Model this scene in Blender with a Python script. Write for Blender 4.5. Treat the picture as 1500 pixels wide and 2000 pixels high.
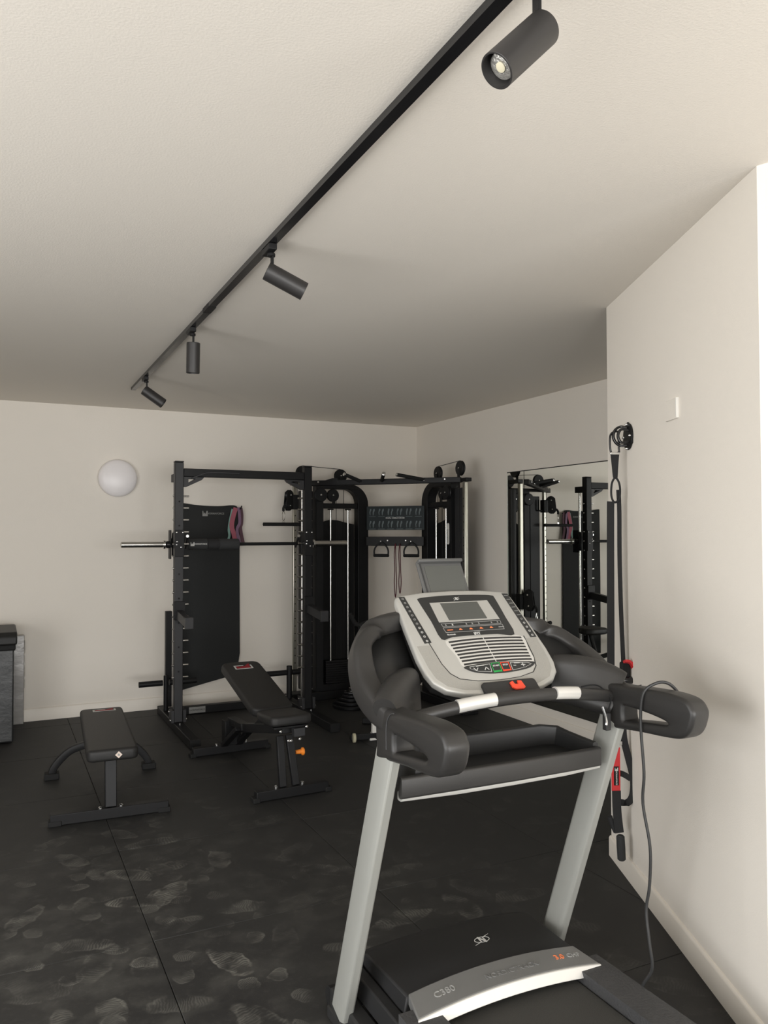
import bpy, bmesh, math, random
from mathutils import Vector as V, Matrix as Mx

random.seed(7)
PI = math.pi
sc = bpy.context.scene
C = sc.collection
for o in list(bpy.data.objects):
    bpy.data.objects.remove(o)

# ------------------------------------------------------------------ camera
cam_d = bpy.data.cameras.new('camera'); cam = bpy.data.objects.new('camera', cam_d); C.objects.link(cam)
yaw, pitch, roll = math.radians(26.2), math.radians(1.55), math.radians(-0.11)
fw = V((math.sin(yaw)*math.cos(pitch), math.cos(yaw)*math.cos(pitch), math.sin(pitch)))
rt = V((math.cos(yaw), -math.sin(yaw), 0)); up = rt.cross(fw)
r2 = rt*math.cos(roll) + up*math.sin(roll); u2 = -rt*math.sin(roll) + up*math.cos(roll)
m = Mx.Identity(4)
for i in range(3):
    m[i][0], m[i][1], m[i][2] = r2[i], u2[i], -fw[i]
m[0][3], m[1][3], m[2][3] = 0, 0, 1.6
cam.matrix_world = m
cam_d.sensor_fit = 'HORIZONTAL'; cam_d.sensor_width = 36; cam_d.lens = 36*1540/1500
cam_d.clip_start = .02; cam_d.clip_end = 100
sc.camera = cam

# ------------------------------------------------------------------ light, exposure
w = bpy.data.worlds.new('sky'); sc.world = w; w.use_nodes = True
bg = w.node_tree.nodes['Background']; bg.inputs[0].default_value = (.80, .88, 1, 1); bg.inputs[1].default_value = 1.0
def area(name, loc, rot, sx, sy, power, col):
    d = bpy.data.lights.new(name, 'AREA'); d.shape = 'RECTANGLE'; d.size = sx; d.size_y = sy; d.energy = power; d.color = col
    o = bpy.data.objects.new(name, d); C.objects.link(o); o.location = loc; o.rotation_euler = rot
    return o
# lamps outside both glazed openings: daylight behind the camera, added fill on its left
area('daylight_front', (.8, -4.15, 1.15), (math.radians(112), 0, 0), 5.2, 2.2, 410, (1, .99, .972))
area('fill_left', (-2.80, .5, 1.2), (math.radians(90), 0, math.radians(-90)), 4.9, 2.3, 205, (1, .99, .972))
vs = sc.view_settings
vs.view_transform = 'Standard'; vs.look = 'None'; vs.gamma = 1; vs.exposure = 0.22; vs.use_curve_mapping = False
sc.cycles.use_denoising = True
sc.cycles.max_bounces = 10; sc.cycles.diffuse_bounces = 6

# ------------------------------------------------------------------ materials
MAT = {}
def mat(name, col, rough=.5, metal=0, spec=.5, bump=None, vary=None, emit=None, coat=0):
    """bump=(scale,strength)  vary=(scale, amount): broad soft variation of the colour"""
    M = bpy.data.materials.new(name); M.use_nodes = True; MAT[name] = M
    nt = M.node_tree; b = nt.nodes['Principled BSDF']
    b.inputs['Base Color'].default_value = (*col, 1); b.inputs['Roughness'].default_value = rough
    b.inputs['Metallic'].default_value = metal; b.inputs['Specular IOR Level'].default_value = spec
    b.inputs['Coat Weight'].default_value = coat
    tc = nt.nodes.new('ShaderNodeTexCoord')
    if bump:
        n = nt.nodes.new('ShaderNodeTexNoise'); n.inputs['Scale'].default_value = bump[0]; n.inputs['Detail'].default_value = 4
        bp = nt.nodes.new('ShaderNodeBump'); bp.inputs['Strength'].default_value = bump[1]; bp.inputs['Distance'].default_value = .01
        nt.links.new(tc.outputs['Object'], n.inputs['Vector']); nt.links.new(n.outputs['Fac'], bp.inputs['Height']); nt.links.new(bp.outputs[0], b.inputs['Normal'])
    if vary:
        n = nt.nodes.new('ShaderNodeTexNoise'); n.inputs['Scale'].default_value = vary[0]; n.inputs['Detail'].default_value = 5
        mx = nt.nodes.new('ShaderNodeMix'); mx.data_type = 'RGBA'
        mx.inputs['A'].default_value = (*[c*(1-vary[1]) for c in col], 1); mx.inputs['B'].default_value = (*[min(1, c*(1+vary[1])) for c in col], 1)
        nt.links.new(tc.outputs['Object'], n.inputs['Vector']); nt.links.new(n.outputs['Fac'], mx.inputs['Factor']); nt.links.new(mx.outputs['Result'], b.inputs['Base Color'])
    if emit:
        b.inputs['Emission Color'].default_value = (*emit[0], 1); b.inputs['Emission Strength'].default_value = emit[1]
    return M
mat('wall', (.76, .715, .647), .85, bump=(260, .13), vary=(1.3, .012))
mat('ceil', (.76, .715, .647), .9, bump=(150, .10), vary=(1.2, .012))
mat('skirting', (.75, .705, .635), .45, bump=(40, .02))
mat('slab', (.2, .2, .19), .9, bump=(60, .1))
mat('black_metal', (.0095, .0095, .010), .45, 0, .22, bump=(500, .04), vary=(6, .15))
mat('grey_metal', (.026, .026, .0275), .45, 0, .35, bump=(500, .04), vary=(6, .1))
mat('black_gloss', (.008, .008, .009), .26, 0, .5, vary=(8, .2))
mat('black_matte', (.008, .008, .008), .75, 0, .3, bump=(300, .08), vary=(9, .15))
mat('spot_black', (.022, .0205, .020), .45, 0, .5, bump=(500, .03), vary=(9, .08))
mat('column_chrome', (.42, .41, .36), .33, 1, bump=(30, .005))
mat('chrome', (.64, .63, .60), .22, 1, bump=(30, .005))
mat('bolt', (.75, .75, .74), .25, 1, vary=(60, .08))
mat('vinyl', (.0155, .015, .0145), .5, 0, .32, bump=(420, .12), vary=(14, .12))
mat('box_vinyl', (.022, .023, .023), .38, 0, .5, bump=(9, .5), vary=(5, .2))
mat('webbing', (.02, .02, .021), .8, 0, .3, bump=(900, .2), vary=(12, .15))
mat('mat_foam', (.022, .023, .023), .8, 0, .3, bump=(350, .1), vary=(3, .08))
mat('pad_foam', (.03, .031, .032), .85, 0, .3, bump=(250, .2), vary=(10, .15))
mat('red', (.55, .03, .035), .5, 0, .4, vary=(20, .1))
mat('logo_red', (.25, .012, .02), .6, 0, .3, vary=(60, .3))
mat('white_print', (.5, .5, .48), .6, 0, .3, vary=(50, .1))
mat('dim_print', (.26, .26, .25), .6, 0, .3, vary=(50, .1))
mat('white_paint', (.78, .77, .73), .4, vary=(20, .03))
mat('cream', (.5, .47, .33), .55, vary=(20, .1))
mat('opal', (.80, .77, .77), .35, 0, .5, vary=(4, .02))
mat('pink', (.36, .105, .14), .7, 0, .3, vary=(30, .1)); mat('purple', (.19, .115, .18), .7, 0, .3, vary=(30, .1)); mat('plum', (.10, .05, .065), .7, 0, .3, vary=(30, .1)); mat('mint', (.22, .36, .32), .7, 0, .3, vary=(30, .1))
mat('maroon', (.075, .012, .02), .7, 0, .3, vary=(30, .2))
mat('chart', (.012, .0175, .019), .5, 0, .2, vary=(6, .1)); mat('chart_print', (.11, .135, .14), .6, 0, .3, vary=(60, .2))
mat('orange', (.75, .22, .02), .45, 0, .5, vary=(20, .05)); mat('orange_print', (.75, .2, .07), .5, vary=(50, .1))
mat('silver', (.44, .435, .41), .42, .35, .5, bump=(700, .05), vary=(10, .04))
mat('silver_lite', (.62, .61, .58), .36, .35, .5, bump=(700, .04), vary=(10, .03))
mat('upright_paint', (.30, .303, .28), .42, .25, .5, bump=(500, .04), vary=(7, .05))
mat('tm_plastic', (.023, .022, .021), .40, 0, .42, bump=(600, .08), vary=(8, .1))
mat('tm_dark', (.018, .018, .018), .5, 0, .5, bump=(500, .06), vary=(8, .1))
mat('hood_black', (.0165, .0165, .017), .55, 0, .3, bump=(500, .1), vary=(5, .15))
mat('hood_grey', (.19, .19, .185), .42, .35, .5, bump=(500, .05), vary=(7, .06))
mat('belt', (.042, .041, .037), .8, 0, .3, bump=(350, .3), vary=(4, .2))
mat('rail_grey', (.045, .045, .046), .6, 0, .4, bump=(120, .3), vary=(12, .25))
mat('panel_black', (.02, .021, .021), .3, 0, .5, vary=(10, .1))
mat('screen', (.075, .078, .072), .25, 0, .5, vary=(4, .05))
mat('holder', (.085, .085, .083), .5, 0, .4, bump=(500, .05), vary=(5, .06))
mat('speckle', (.36, .35, .32), .5, .2, .5, bump=(900, .5), vary=(800, .25))
mat('green', (.02, .33, .07), .4, vary=(30, .1)); mat('key_red', (.8, .07, .03), .35, vary=(20, .05))
mat('lens', (.42, .41, .38), .2, .5, .5, bump=(160, .4)); mat('led', (.75, .70, .52), .4, vary=(30, .03))
mat('mirror', (.88, .90, .87), .004, 1, vary=(.5, .004))
mat('mirror_edge', (.55, .58, .53), .2, .3, vary=(10, .05))
mat('plastic_sheet', (.30, .29, .275), .25, .15, .5, bump=(6, .6), vary=(5, .2))
mat('alu', (.10, .10, .105), .35, .6, vary=(10, .05))
mat('patch_tag', (.62, .52, .45), .6, vary=(40, .08))
mat('terrace', (.55, .53, .49), .9, bump=(20, .2), vary=(3, .1))
# clear glass for the openings
G = bpy.data.materials.new('glass'); G.use_nodes = True; MAT['glass'] = G
nt = G.node_tree; nt.nodes.remove(nt.nodes['Principled BSDF'])
tr = nt.nodes.new('ShaderNodeBsdfTransparent'); gl = nt.nodes.new('ShaderNodeBsdfGlossy'); gl.inputs['Roughness'].default_value = .02
mxs = nt.nodes.new('ShaderNodeMixShader'); mxs.inputs[0].default_value = .06
nt.links.new(tr.outputs[0], mxs.inputs[1]); nt.links.new(gl.outputs[0], mxs.inputs[2]); nt.links.new(mxs.outputs[0], nt.nodes['Material Output'].inputs[0])

# rubber tile: black crumb rubber with pale dusty shoe prints, each print its own place and turn
def rubber():
    M = bpy.data.materials.new('rubber'); M.use_nodes = True; MAT['rubber'] = M
    nt = M.node_tree; N = nt.nodes; L = nt.links; b = N['Principled BSDF']
    geo = N.new('ShaderNodeNewGeometry')
    def val(op, a, c=None, d=None, clamp=False):
        n = N.new('ShaderNodeMath'); n.operation = op; n.use_clamp = clamp
        for k, x in enumerate((a, c, d)):
            if x is None: continue
            if hasattr(x, 'links'): L.new(x, n.inputs[k])
            else: n.inputs[k].default_value = x
        return n.outputs[0]
    def vec(op, a, c=None):
        n = N.new('ShaderNodeVectorMath'); n.operation = op
        for k, x in enumerate((a, c)):
            if x is None: continue
            if hasattr(x, 'links'): L.new(x, n.inputs[k])
            else: n.inputs[k].default_value = x
        return n
    def noise(scale, detail=4, off=(0, 0, 0)):
        n = N.new('ShaderNodeTexNoise'); n.inputs['Scale'].default_value = scale; n.inputs['Detail'].default_value = detail
        L.new(vec('ADD', geo.outputs['Position'], off).outputs[0], n.inputs['Vector']); return n.outputs['Fac']
    def ramp(x, lo, hi):
        n = N.new('ShaderNodeMapRange'); n.inputs['From Min'].default_value = lo; n.inputs['From Max'].default_value = hi; L.new(x, n.inputs['Value']); return n.outputs[0]
    def prints(scale, off, hw, hl, wave_scale):
        p = vec('MULTIPLY', geo.outputs['Position'], (1, 1, 0)).outputs[0]
        p = vec('ADD', p, off).outputs[0]
        vo = N.new('ShaderNodeTexVoronoi'); vo.voronoi_dimensions = '2D'; vo.inputs['Scale'].default_value = scale; vo.inputs['Randomness'].default_value = .9
        L.new(p, vo.inputs['Vector'])
        loc = vec('SUBTRACT', p, vo.outputs['Position']).outputs[0]
        sx = N.new('ShaderNodeSeparateColor'); L.new(vo.outputs['Color'], sx.inputs[0])
        ro = N.new('ShaderNodeVectorRotate'); ro.rotation_type = 'Z_AXIS'; L.new(loc, ro.inputs['Vector']); L.new(val('MULTIPLY', sx.outputs[0], 6.28), ro.inputs['Angle'])
        nd = N.new('ShaderNodeTexNoise'); nd.inputs['Scale'].default_value = 14; L.new(p, nd.inputs['Vector'])
        wob = vec('SCALE', vec('SUBTRACT', nd.outputs['Color'], (.5, .5, .5)).outputs[0]); wob.inputs['Scale'].default_value = .05
        q = vec('ADD', ro.outputs[0], wob.outputs[0]).outputs[0]
        ln = vec('LENGTH', vec('MULTIPLY', q, (1/hw, 1/hl, 0)).outputs[0]).outputs['Value']
        inside = ramp(ln, 1.0, .82); ring = val('MULTIPLY', inside, ramp(ln, .78, .93))
        wv = N.new('ShaderNodeTexWave'); wv.wave_type = 'BANDS'; wv.bands_direction = 'Y'; wv.inputs['Scale'].default_value = wave_scale; wv.inputs['Distortion'].default_value = 2.5
        L.new(q, wv.inputs['Vector'])
        tread = val('MULTIPLY', inside, ramp(wv.outputs['Fac'], .45, .75))
        s = val('ADD', val('MULTIPLY', ring, .95), val('ADD', val('MULTIPLY', tread, .5), val('MULTIPLY', inside, .26)))
        patchy = ramp(noise(9, 4, (off[0]*3, 2, 0)), .43, .64)
        s = val('MULTIPLY', s, patchy)
        return val('MULTIPLY', s, ramp(sx.outputs[1], .25, 1.0))
    a = prints(3.0, (0, 0, 0), .06, .15, 22); c = prints(3.8, (13.7, 4.2, 0), .055, .12, 30); e = prints(6.5, (5.3, 21.2, 0), .04, .05, 40)
    pr = val('ADD', val('ADD', a, val('MULTIPLY', c, .8)), val('MULTIPLY', e, .6))
    # the dust lies where people walk: the near left of the room, thinning out to the back and right
    dist = vec('LENGTH', vec('MULTIPLY', vec('SUBTRACT', geo.outputs['Position'], (.15, 2.5, 0)).outputs[0], (.62, .5, 0)).outputs[0]).outputs['Value']
    area_m = ramp(dist, 1.35, .25)
    haze = val('MULTIPLY', val('ADD', ramp(noise(6.5, 7), .48, .74), val('MULTIPLY', ramp(noise(2.3, 6), .4, .72), .5)), area_m)
    streak = ramp(noise(38, 3, (4, 4, 0)), .55, .75)
    tot = val('ADD', val('MULTIPLY', pr, val('ADD', val('MULTIPLY', area_m, 1.0), .1)), val('ADD', val('MULTIPLY', haze, .17), val('MULTIPLY', val('MULTIPLY', streak, area_m), .06)))
    mx = N.new('ShaderNodeMix'); mx.data_type = 'RGBA'; mx.inputs['A'].default_value = (.0155, .0153, .015, 1); mx.inputs['B'].default_value = (.235, .23, .205, 1)
    L.new(val('MINIMUM', tot, 1), mx.inputs['Factor']); L.new(mx.outputs['Result'], b.inputs['Base Color'])
    b.inputs['Roughness'].default_value = .62; b.inputs['Specular IOR Level'].default_value = .5
    bp = N.new('ShaderNodeBump'); bp.inputs['Strength'].default_value = .15; bp.inputs['Distance'].default_value = .004
    L.new(noise(320, 3), bp.inputs['Height']); L.new(bp.outputs[0], b.inputs['Normal'])
rubber()

# ------------------------------------------------------------------ mesh helpers
ROOTM = {}
def topm(o):
    while o is not None and o.parent is not None: o = o.parent
    return ROOTM.get(o.name) if o is not None else None
def frame(z):
    z = z.normalized(); a = V((0, 0, 1)) if abs(z.z) < .95 else V((1, 0, 0))
    x = a.cross(z).normalized(); return x, z.cross(x), z
class MB:
    def __init__(s): s.v = []; s.f = []
    def add(s, vs, fs):
        o = len(s.v); s.v += [V(p) for p in vs]; s.f += [tuple(i+o for i in f) for f in fs]; return s
    def box(s, lo, hi):
        x0, y0, z0 = lo; x1, y1, z1 = hi
        return s.add([(x0,y0,z0),(x1,y0,z0),(x1,y1,z0),(x0,y1,z0),(x0,y0,z1),(x1,y0,z1),(x1,y1,z1),(x0,y1,z1)],
                     [(0,3,2,1),(4,5,6,7),(0,1,5,4),(1,2,6,5),(2,3,7,6),(3,0,4,7)])
    def obox(s, c, ux, uy, uz, sx, sy, sz):
        c, ux, uy, uz = V(c), V(ux)*sx/2, V(uy)*sy/2, V(uz)*sz/2
        P = [c+a*ux+b*uy+d*uz for d in (-1, 1) for a, b in ((-1,-1),(1,-1),(1,1),(-1,1))]
        return s.add(P, [(0,3,2,1),(4,5,6,7),(0,1,5,4),(1,2,6,5),(2,3,7,6),(3,0,4,7)])
    def bar(s, p0, p1, w, h, side=None):
        p0, p1 = V(p0), V(p1); d = (p1-p0); L = d.length; d.normalize()
        x = V(side).normalized() if side is not None else frame(d)[0]
        y = d.cross(x).normalized(); x = y.cross(d)
        return s.obox((p0+p1)/2, x, y, d, w, h, L)
    def cyl(s, p0, p1, r, r1=None, n=20):
        return s.lathe(p0, V(p1)-V(p0), [(r, 0), (r if r1 is None else r1, (V(p1)-V(p0)).length)], n)
    def lathe(s, o, axis, prof, n=24, cap=True):
        o = V(o); x, y, z = frame(V(axis)); vs = []; fs = []
        for r, h in prof:
            vs += [o + z*h + (x*math.cos(2*PI*k/n) + y*math.sin(2*PI*k/n))*r for k in range(n)]
        for i in range(len(prof)-1):
            for k in range(n):
                a = i*n+k; b = i*n+(k+1) % n; fs.append((a, b, b+n, a+n))
        if cap:
            fs.append(tuple(reversed(range(n)))); fs.append(tuple((len(prof)-1)*n+k for k in range(n)))
        return s.add(vs, fs)
    def ring(s, o, axis, ro, ri, h, n=28):
        """flat ring / washer / short pipe of thickness h, centred on o"""
        o = V(o); x, y, z = frame(V(axis)); vs = []; fs = []
        for r, k in ((ro, -h/2), (ro, h/2), (ri, h/2), (ri, -h/2)):
            vs += [o+z*k+(x*math.cos(2*PI*i/n)+y*math.sin(2*PI*i/n))*r for i in range(n)]
        for j in range(4):
            for i in range(n):
                a = j*n+i; b = j*n+(i+1) % n; c = ((j+1) % 4)*n
                fs.append((a, b, c+(i+1) % n, c+i))
        return s.add(vs, fs)
    def sweep(s, pts, prof, side=None, closed=False, scales=None):
        """prof: list of (a,b); a along the side vector, b along tangent x side"""
        pts = [V(p) for p in pts]; n = len(prof); vs = []; fs = []; N = len(pts); px = None
        for i, p in enumerate(pts):
            if closed: t = pts[(i+1) % N]-pts[i-1]
            else: t = pts[min(i+1, N-1)]-pts[max(i-1, 0)]
            t.normalize()
            if side is not None: x = V(side[i] if isinstance(side, list) else side)
            else: x = px if px is not None else frame(t)[0]
            x = (x - t*x.dot(t)).normalized(); px = x; y = t.cross(x); k = scales[i] if scales else 1
            vs += [p + x*a*k + y*b*k for a, b in prof]
        for i in range(N if closed else N-1):
            for k in range(n):
                a = i*n+k; b = i*n+(k+1) % n; c = ((i+1) % N)*n
                fs.append((a, b, c+(k+1) % n, c+k))
        if not closed: fs.append(tuple(reversed(range(n)))); fs.append(tuple((N-1)*n+k for k in range(n)))
        return s.add(vs, fs)
    def tube(s, pts, r, n=10, closed=False, scales=None):
        return s.sweep(pts, circ(r, n), None, closed, scales)
    def prism(s, poly, o, ux, uy, d, off=0):
        o, ux, uy = V(o), V(ux), V(uy); nz = ux.cross(uy).normalized(); n = len(poly)
        a = [o+ux*p+uy*q+nz*off for p, q in poly]; b = [p+nz*d for p in a]
        return s.add(a+b, [tuple(reversed(range(n))), tuple(range(n, 2*n))]+[(i, (i+1) % n, n+(i+1) % n, n+i) for i in range(n)])
    def mesh(s, name):
        me = bpy.data.meshes.new(name); me.from_pydata([tuple(v) for v in s.v], [], s.f)
        bm = bmesh.new(); bm.from_mesh(me); bmesh.ops.recalc_face_normals(bm, faces=bm.faces); bm.to_mesh(me); bm.free()
        for p in me.polygons: p.use_smooth = True
        me.set_sharp_from_angle(angle=math.radians(38)); return me
    def build(s, name, material, parent=None, bevel=0, seg=2, local=False):
        M = topm(parent) if parent is not None else None
        if M is not None and not local:
            I = M.inverted(); s.v = [I @ v for v in s.v]
        o = bpy.data.objects.new(name, s.mesh(name)); C.objects.link(o); o.data.materials.append(MAT[material])
        if parent is not None: o.parent = parent
        if bevel:
            b = o.modifiers.new('bevel', 'BEVEL'); b.width = bevel; b.segments = seg; b.limit_method = 'ANGLE'; b.angle_limit = math.radians(35)
        return o
def circ(r, n=10, ry=None): return [(r*math.cos(2*PI*k/n), (ry or r)*math.sin(2*PI*k/n)) for k in range(n)]
def rrect(w, h, r, n=4):
    P = []
    for cx, cy, a0 in ((w/2-r, h/2-r, 0), (-w/2+r, h/2-r, 90), (-w/2+r, -h/2+r, 180), (w/2-r, -h/2+r, 270)):
        for k in range(n+1):
            a = math.radians(a0+90*k/n); P.append((cx+r*math.cos(a), cy+r*math.sin(a)))
    return P
def smooth(pts, n=6, closed=False):
    """Catmull-Rom through the points"""
    P = [V(p) for p in pts]; N = len(P); out = []
    for i in range(N if closed else N-1):
        g = (lambda k: P[k % N]) if closed else (lambda k: P[max(0, min(N-1, k))])
        a, b, c, d = g(i-1), g(i), g(i+1), g(i+2)
        for k in range(n):
            t = k/n; out.append(.5*((2*b)+(c-a)*t+(2*a-5*b+4*c-d)*t*t+(3*b-a-3*c+d)*t**3))
    if not closed: out.append(P[-1])
    return out
def smooth2(pts, n=5): return [(p.x, p.y) for p in smooth([(a, b, 0) for a, b in pts], n, True)]
def thing(name, label, cat, loc=(0, 0, 0), rz=0, group=None):
    o = bpy.data.objects.new(name, None); C.objects.link(o); o.location = loc; o.rotation_euler = (0, 0, rz); o.empty_display_size = .1
    ROOTM[o.name] = Mx.Translation(V(loc)) @ Mx.Rotation(rz, 4, 'Z')
    return tag(o, label, cat, group)
def tag(o, label, cat, group=None):
    o['label'] = label; o['category'] = cat
    if group: o['group'] = group
    return o
def struct(o): o['kind'] = 'structure'; return o
def lab(o, t): o['label'] = t; return o
def fill_mesh(curve_fn):
    """2D curve (with holes) -> mesh verts, faces"""
    cu = bpy.data.curves.new('tmp', 'CURVE'); cu.dimensions = '2D'; cu.fill_mode = 'BOTH'; curve_fn(cu)
    return _eval(cu)
def _eval(cu):
    o = bpy.data.objects.new('tmp', cu); C.objects.link(o)
    dg = bpy.context.evaluated_depsgraph_get(); me = bpy.data.meshes.new_from_object(o.evaluated_get(dg))
    vs = [v.co.copy() for v in me.vertices]; fs = [tuple(p.vertices) for p in me.polygons]
    bpy.data.objects.remove(o); bpy.data.curves.remove(cu); bpy.data.meshes.remove(me)
    return vs, fs
def plate(mb, loops, o, ux, uy, depth, bevel=0):
    """outline + holes, extruded symmetrically by depth about o, rounded edges"""
    def fn(cu):
        for lp in loops:
            sp = cu.splines.new('POLY'); sp.points.add(len(lp)-1); sp.use_cyclic_u = True
            for i, (a, b) in enumerate(lp): sp.points[i].co = (a, b, 0, 1)
        cu.extrude = max(.0001, depth/2-bevel); cu.bevel_depth = bevel; cu.bevel_resolution = 3
        if bevel: cu.offset = -bevel
    vs, fs = fill_mesh(fn); o, ux, uy = V(o), V(ux), V(uy); nz = ux.cross(uy)
    bm = bmesh.new(); bv = [bm.verts.new(o+ux*v.x+uy*v.y+nz*v.z) for v in vs]
    for f in fs:
        try: bm.faces.new([bv[i] for i in f])
        except ValueError: pass
    bmesh.ops.remove_doubles(bm, verts=bm.verts, dist=1e-5)
    bm.verts.index_update(); mb.add([v.co.copy() for v in bm.verts], [tuple(v.index for v in f.verts) for f in bm.faces]); bm.free()
    return mb
def text(mb, body, o, ux, uy, size, ext=.0006, bold=0, spacing=1.0):
    cu = bpy.data.curves.new('tmp', 'FONT'); cu.body = body; cu.size = size; cu.align_x = 'CENTER'; cu.align_y = 'CENTER'; cu.extrude = ext; cu.offset = bold; cu.space_character = spacing; cu.resolution_u = 3
    vs, fs = _eval(cu); o, ux, uy = V(o), V(ux).normalized(), V(uy).normalized(); nz = ux.cross(uy)
    return mb.add([o+ux*v.x+uy*v.y+nz*(v.z) for v in vs], fs)
def kids(o): return [c for c in bpy.data.objects if c.parent == o]
def copy_tree(o, parent=None):
    c = o.copy(); C.objects.link(c); c.parent = parent
    for k in kids(o):
        if k is not c: copy_tree(k, c)
    return c
X, Y, Z = V((1, 0, 0)), V((0, 1, 0)), V((0, 0, 1))

# ------------------------------------------------------------------ the room
BY, RX, LX, FY, CH = 7.43, 4.05, -2.5, -3.6, 2.74
P0, P1 = V((2.111, 1.661, 0)), V((2.761, 3.057, 0)); NT = (P1-P0).normalized(); NN = V((-NT.y, NT.x, 0))
def nw(s, z, off=0): p = P0+NT*s+NN*off; return V((p.x, p.y, z))
def plan(name, pts, material='wall', z0=0, z1=CH): return struct(MB().prism(pts, (0, 0, z0), X, Y, z1-z0).build(name, material))
floor = struct(MB().box((LX-.2, FY-.2, -.2), (RX+.2, BY+.2, -.021)).build('floor', 'slab'))
TS = .985; full = None
for i in range(-4, 5):
    for j in range(-7, 7):
        x0, y0 = .572+i*TS, 2.236+j*TS; g = .0013
        a, b, c, d = max(x0+g, LX-.1), min(x0+TS-g, RX+.1), max(y0+g, FY-.1), min(y0+TS-g, BY+.1)
        if b-a < .02 or d-c < .02: continue
        cx, cy = x0+TS/2, y0+TS/2
        if full and b-a > TS-.006 and d-c > TS-.006:
            t = full.copy(); C.objects.link(t); t.location = (cx, cy, 0); t.parent = floor; continue
        t = MB().box((a-cx, c-cy, -.02), (b-cx, d-cy, 0)).build('rubber_tile', 'rubber', None, .0022, 2)
        t.parent = floor; t.location = (cx, cy, 0)
        if b-a > TS-.006 and d-c > TS-.006: full = t
struct(MB().box((LX-.2, FY-.2, CH), (RX+.2, BY+.2, CH+.15)).build('ceiling', 'ceil'))
plan('wall_back', [(LX-.2, BY), (RX+.2, BY), (RX+.2, BY+.2), (LX-.2, BY+.2)])
plan('wall_right', [(RX, P1.y), (RX+.2, P1.y), (RX+.2, BY), (RX, BY)])
plan('wall_partition', [(P0.x, P0.y), (P1.x, P1.y), (RX+.2, P1.y), (RX+.2, P0.y)])
plan('wall_side', [(P0.x, P0.y), (RX+.2, P0.y), (RX+.2, FY-.2), (4.22, FY-.2)])
WX0, WX1, WY0, WY1, WH = -1.7, 3.3, -2.0, 3.0, 2.38
wf = MB().box((LX-.2, FY-.2, 0), (WX0, FY, CH)); wf.box((WX1, FY-.2, 0), (4.14, FY, CH)); wf.box((WX0, FY-.2, WH), (WX1, FY, CH))
struct(wf.build('wall_front', 'wall'))
wl = MB().box((LX-.2, FY, 0), (LX, WY0, CH)); wl.box((LX-.2, WY1, 0), (LX, BY, CH)); wl.box((LX-.2, WY0, WH), (LX, WY1, CH))
struct(wl.build('wall_left', 'wall'))
def glazing(name, p0, p1, n):
    """sliding glazed door: outer frame, mullions and one pane per bay"""
    d = (p1-p0).normalized(); L = (p1-p0).length
    fr = MB()
    for k in range(n+1):
        q = p0+d*L*k/n; q = q+d*(.03 if k == 0 else -.03 if k == n else 0)
        fr.bar(q, q+Z*WH, .06, .06, d)
    for zz in (.03, WH-.03): fr.bar(p0+Z*zz, p1+Z*zz, .06, .06, Z)
    f = struct(fr.build(name, 'alu'))
    for k in range(n):
        a, b = p0+d*(L*k/n+.03), p0+d*(L*(k+1)/n-.03); c = (a+b)/2+Z*WH/2
        MB().obox(c, d, Z, d.cross(Z), (b-a).length, WH-.12, .012).build('glass_pane', 'glass', f)
glazing('window_1', V((WX0, FY-.1, 0)), V((WX1, FY-.1, 0)), 3)
glazing('added_window', V((LX-.1, WY0, 0)), V((LX-.1, WY1, 0)), 2)  # unseen left opening, added to light the near wall
struct(MB().box((-12, -14, -.3), (12, 14, -.22)).build('ground_outside', 'terrace'))
def skirting(name, a, b, n, h):
    a, b, n = V(a), V(b), V(n); d = (b-a).normalized()
    prof = [(0, 0), (.013, 0), (.013, h-.012), (.009, h-.003), (.004, h), (0, h)]
    m = MB(); N = len(prof); vs = [a+n*p+Z*q for p, q in prof]+[b+n*p+Z*q for p, q in prof]
    m.add(vs, [tuple(range(N)), tuple(range(N, 2*N))]+[(i, (i+1) % N, N+(i+1) % N, N+i) for i in range(N)])
    return struct(m.build(name, 'skirting'))
skirting('baseboard_back', (LX, BY, 0), (RX, BY, 0), (0, -1, 0), .108)
skirting('baseboard_right', (RX, P1.y, 0), (RX, BY-.013, 0), (-1, 0, 0), .108)
skirting('baseboard_partition', nw(0, 0), nw(1.54, 0), NN, .098)

# round wall lamp
t = thing('wall_lamp', 'round white dome wall lamp, switched off, on the back wall', 'lamp', (.977, BY, 2.1))
MB().lathe((.977, BY, 2.1), (0, -1, 0), [(.150, 0), (.150, .03)], 48).build('lamp_base', 'white_paint', t)
MB().lathe((.977, BY-.012, 2.1), (0, -1, 0), [(.166, 0), (.168, .02), (.164, .035), (.150, .05), (.12, .063), (.07, .072), (.02, .075)], 48).build('diffuser', 'opal', t)
# blank switch plate
t = thing('switch_plate', 'small square blank white plate high on the nearest wall', 'wall plate', nw(.692, 2.088))
MB().obox(nw(.692, 2.088, .004), NT, Z, NN, .118, .082, .008).build('cover', 'wall', t, .002)
MB().obox(nw(.634, 2.088, .006), NT, Z, NN, .004, .078, .011).build('edge', 'white_paint', t)  # white strip painted in for the edge catching grazing light

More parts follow.
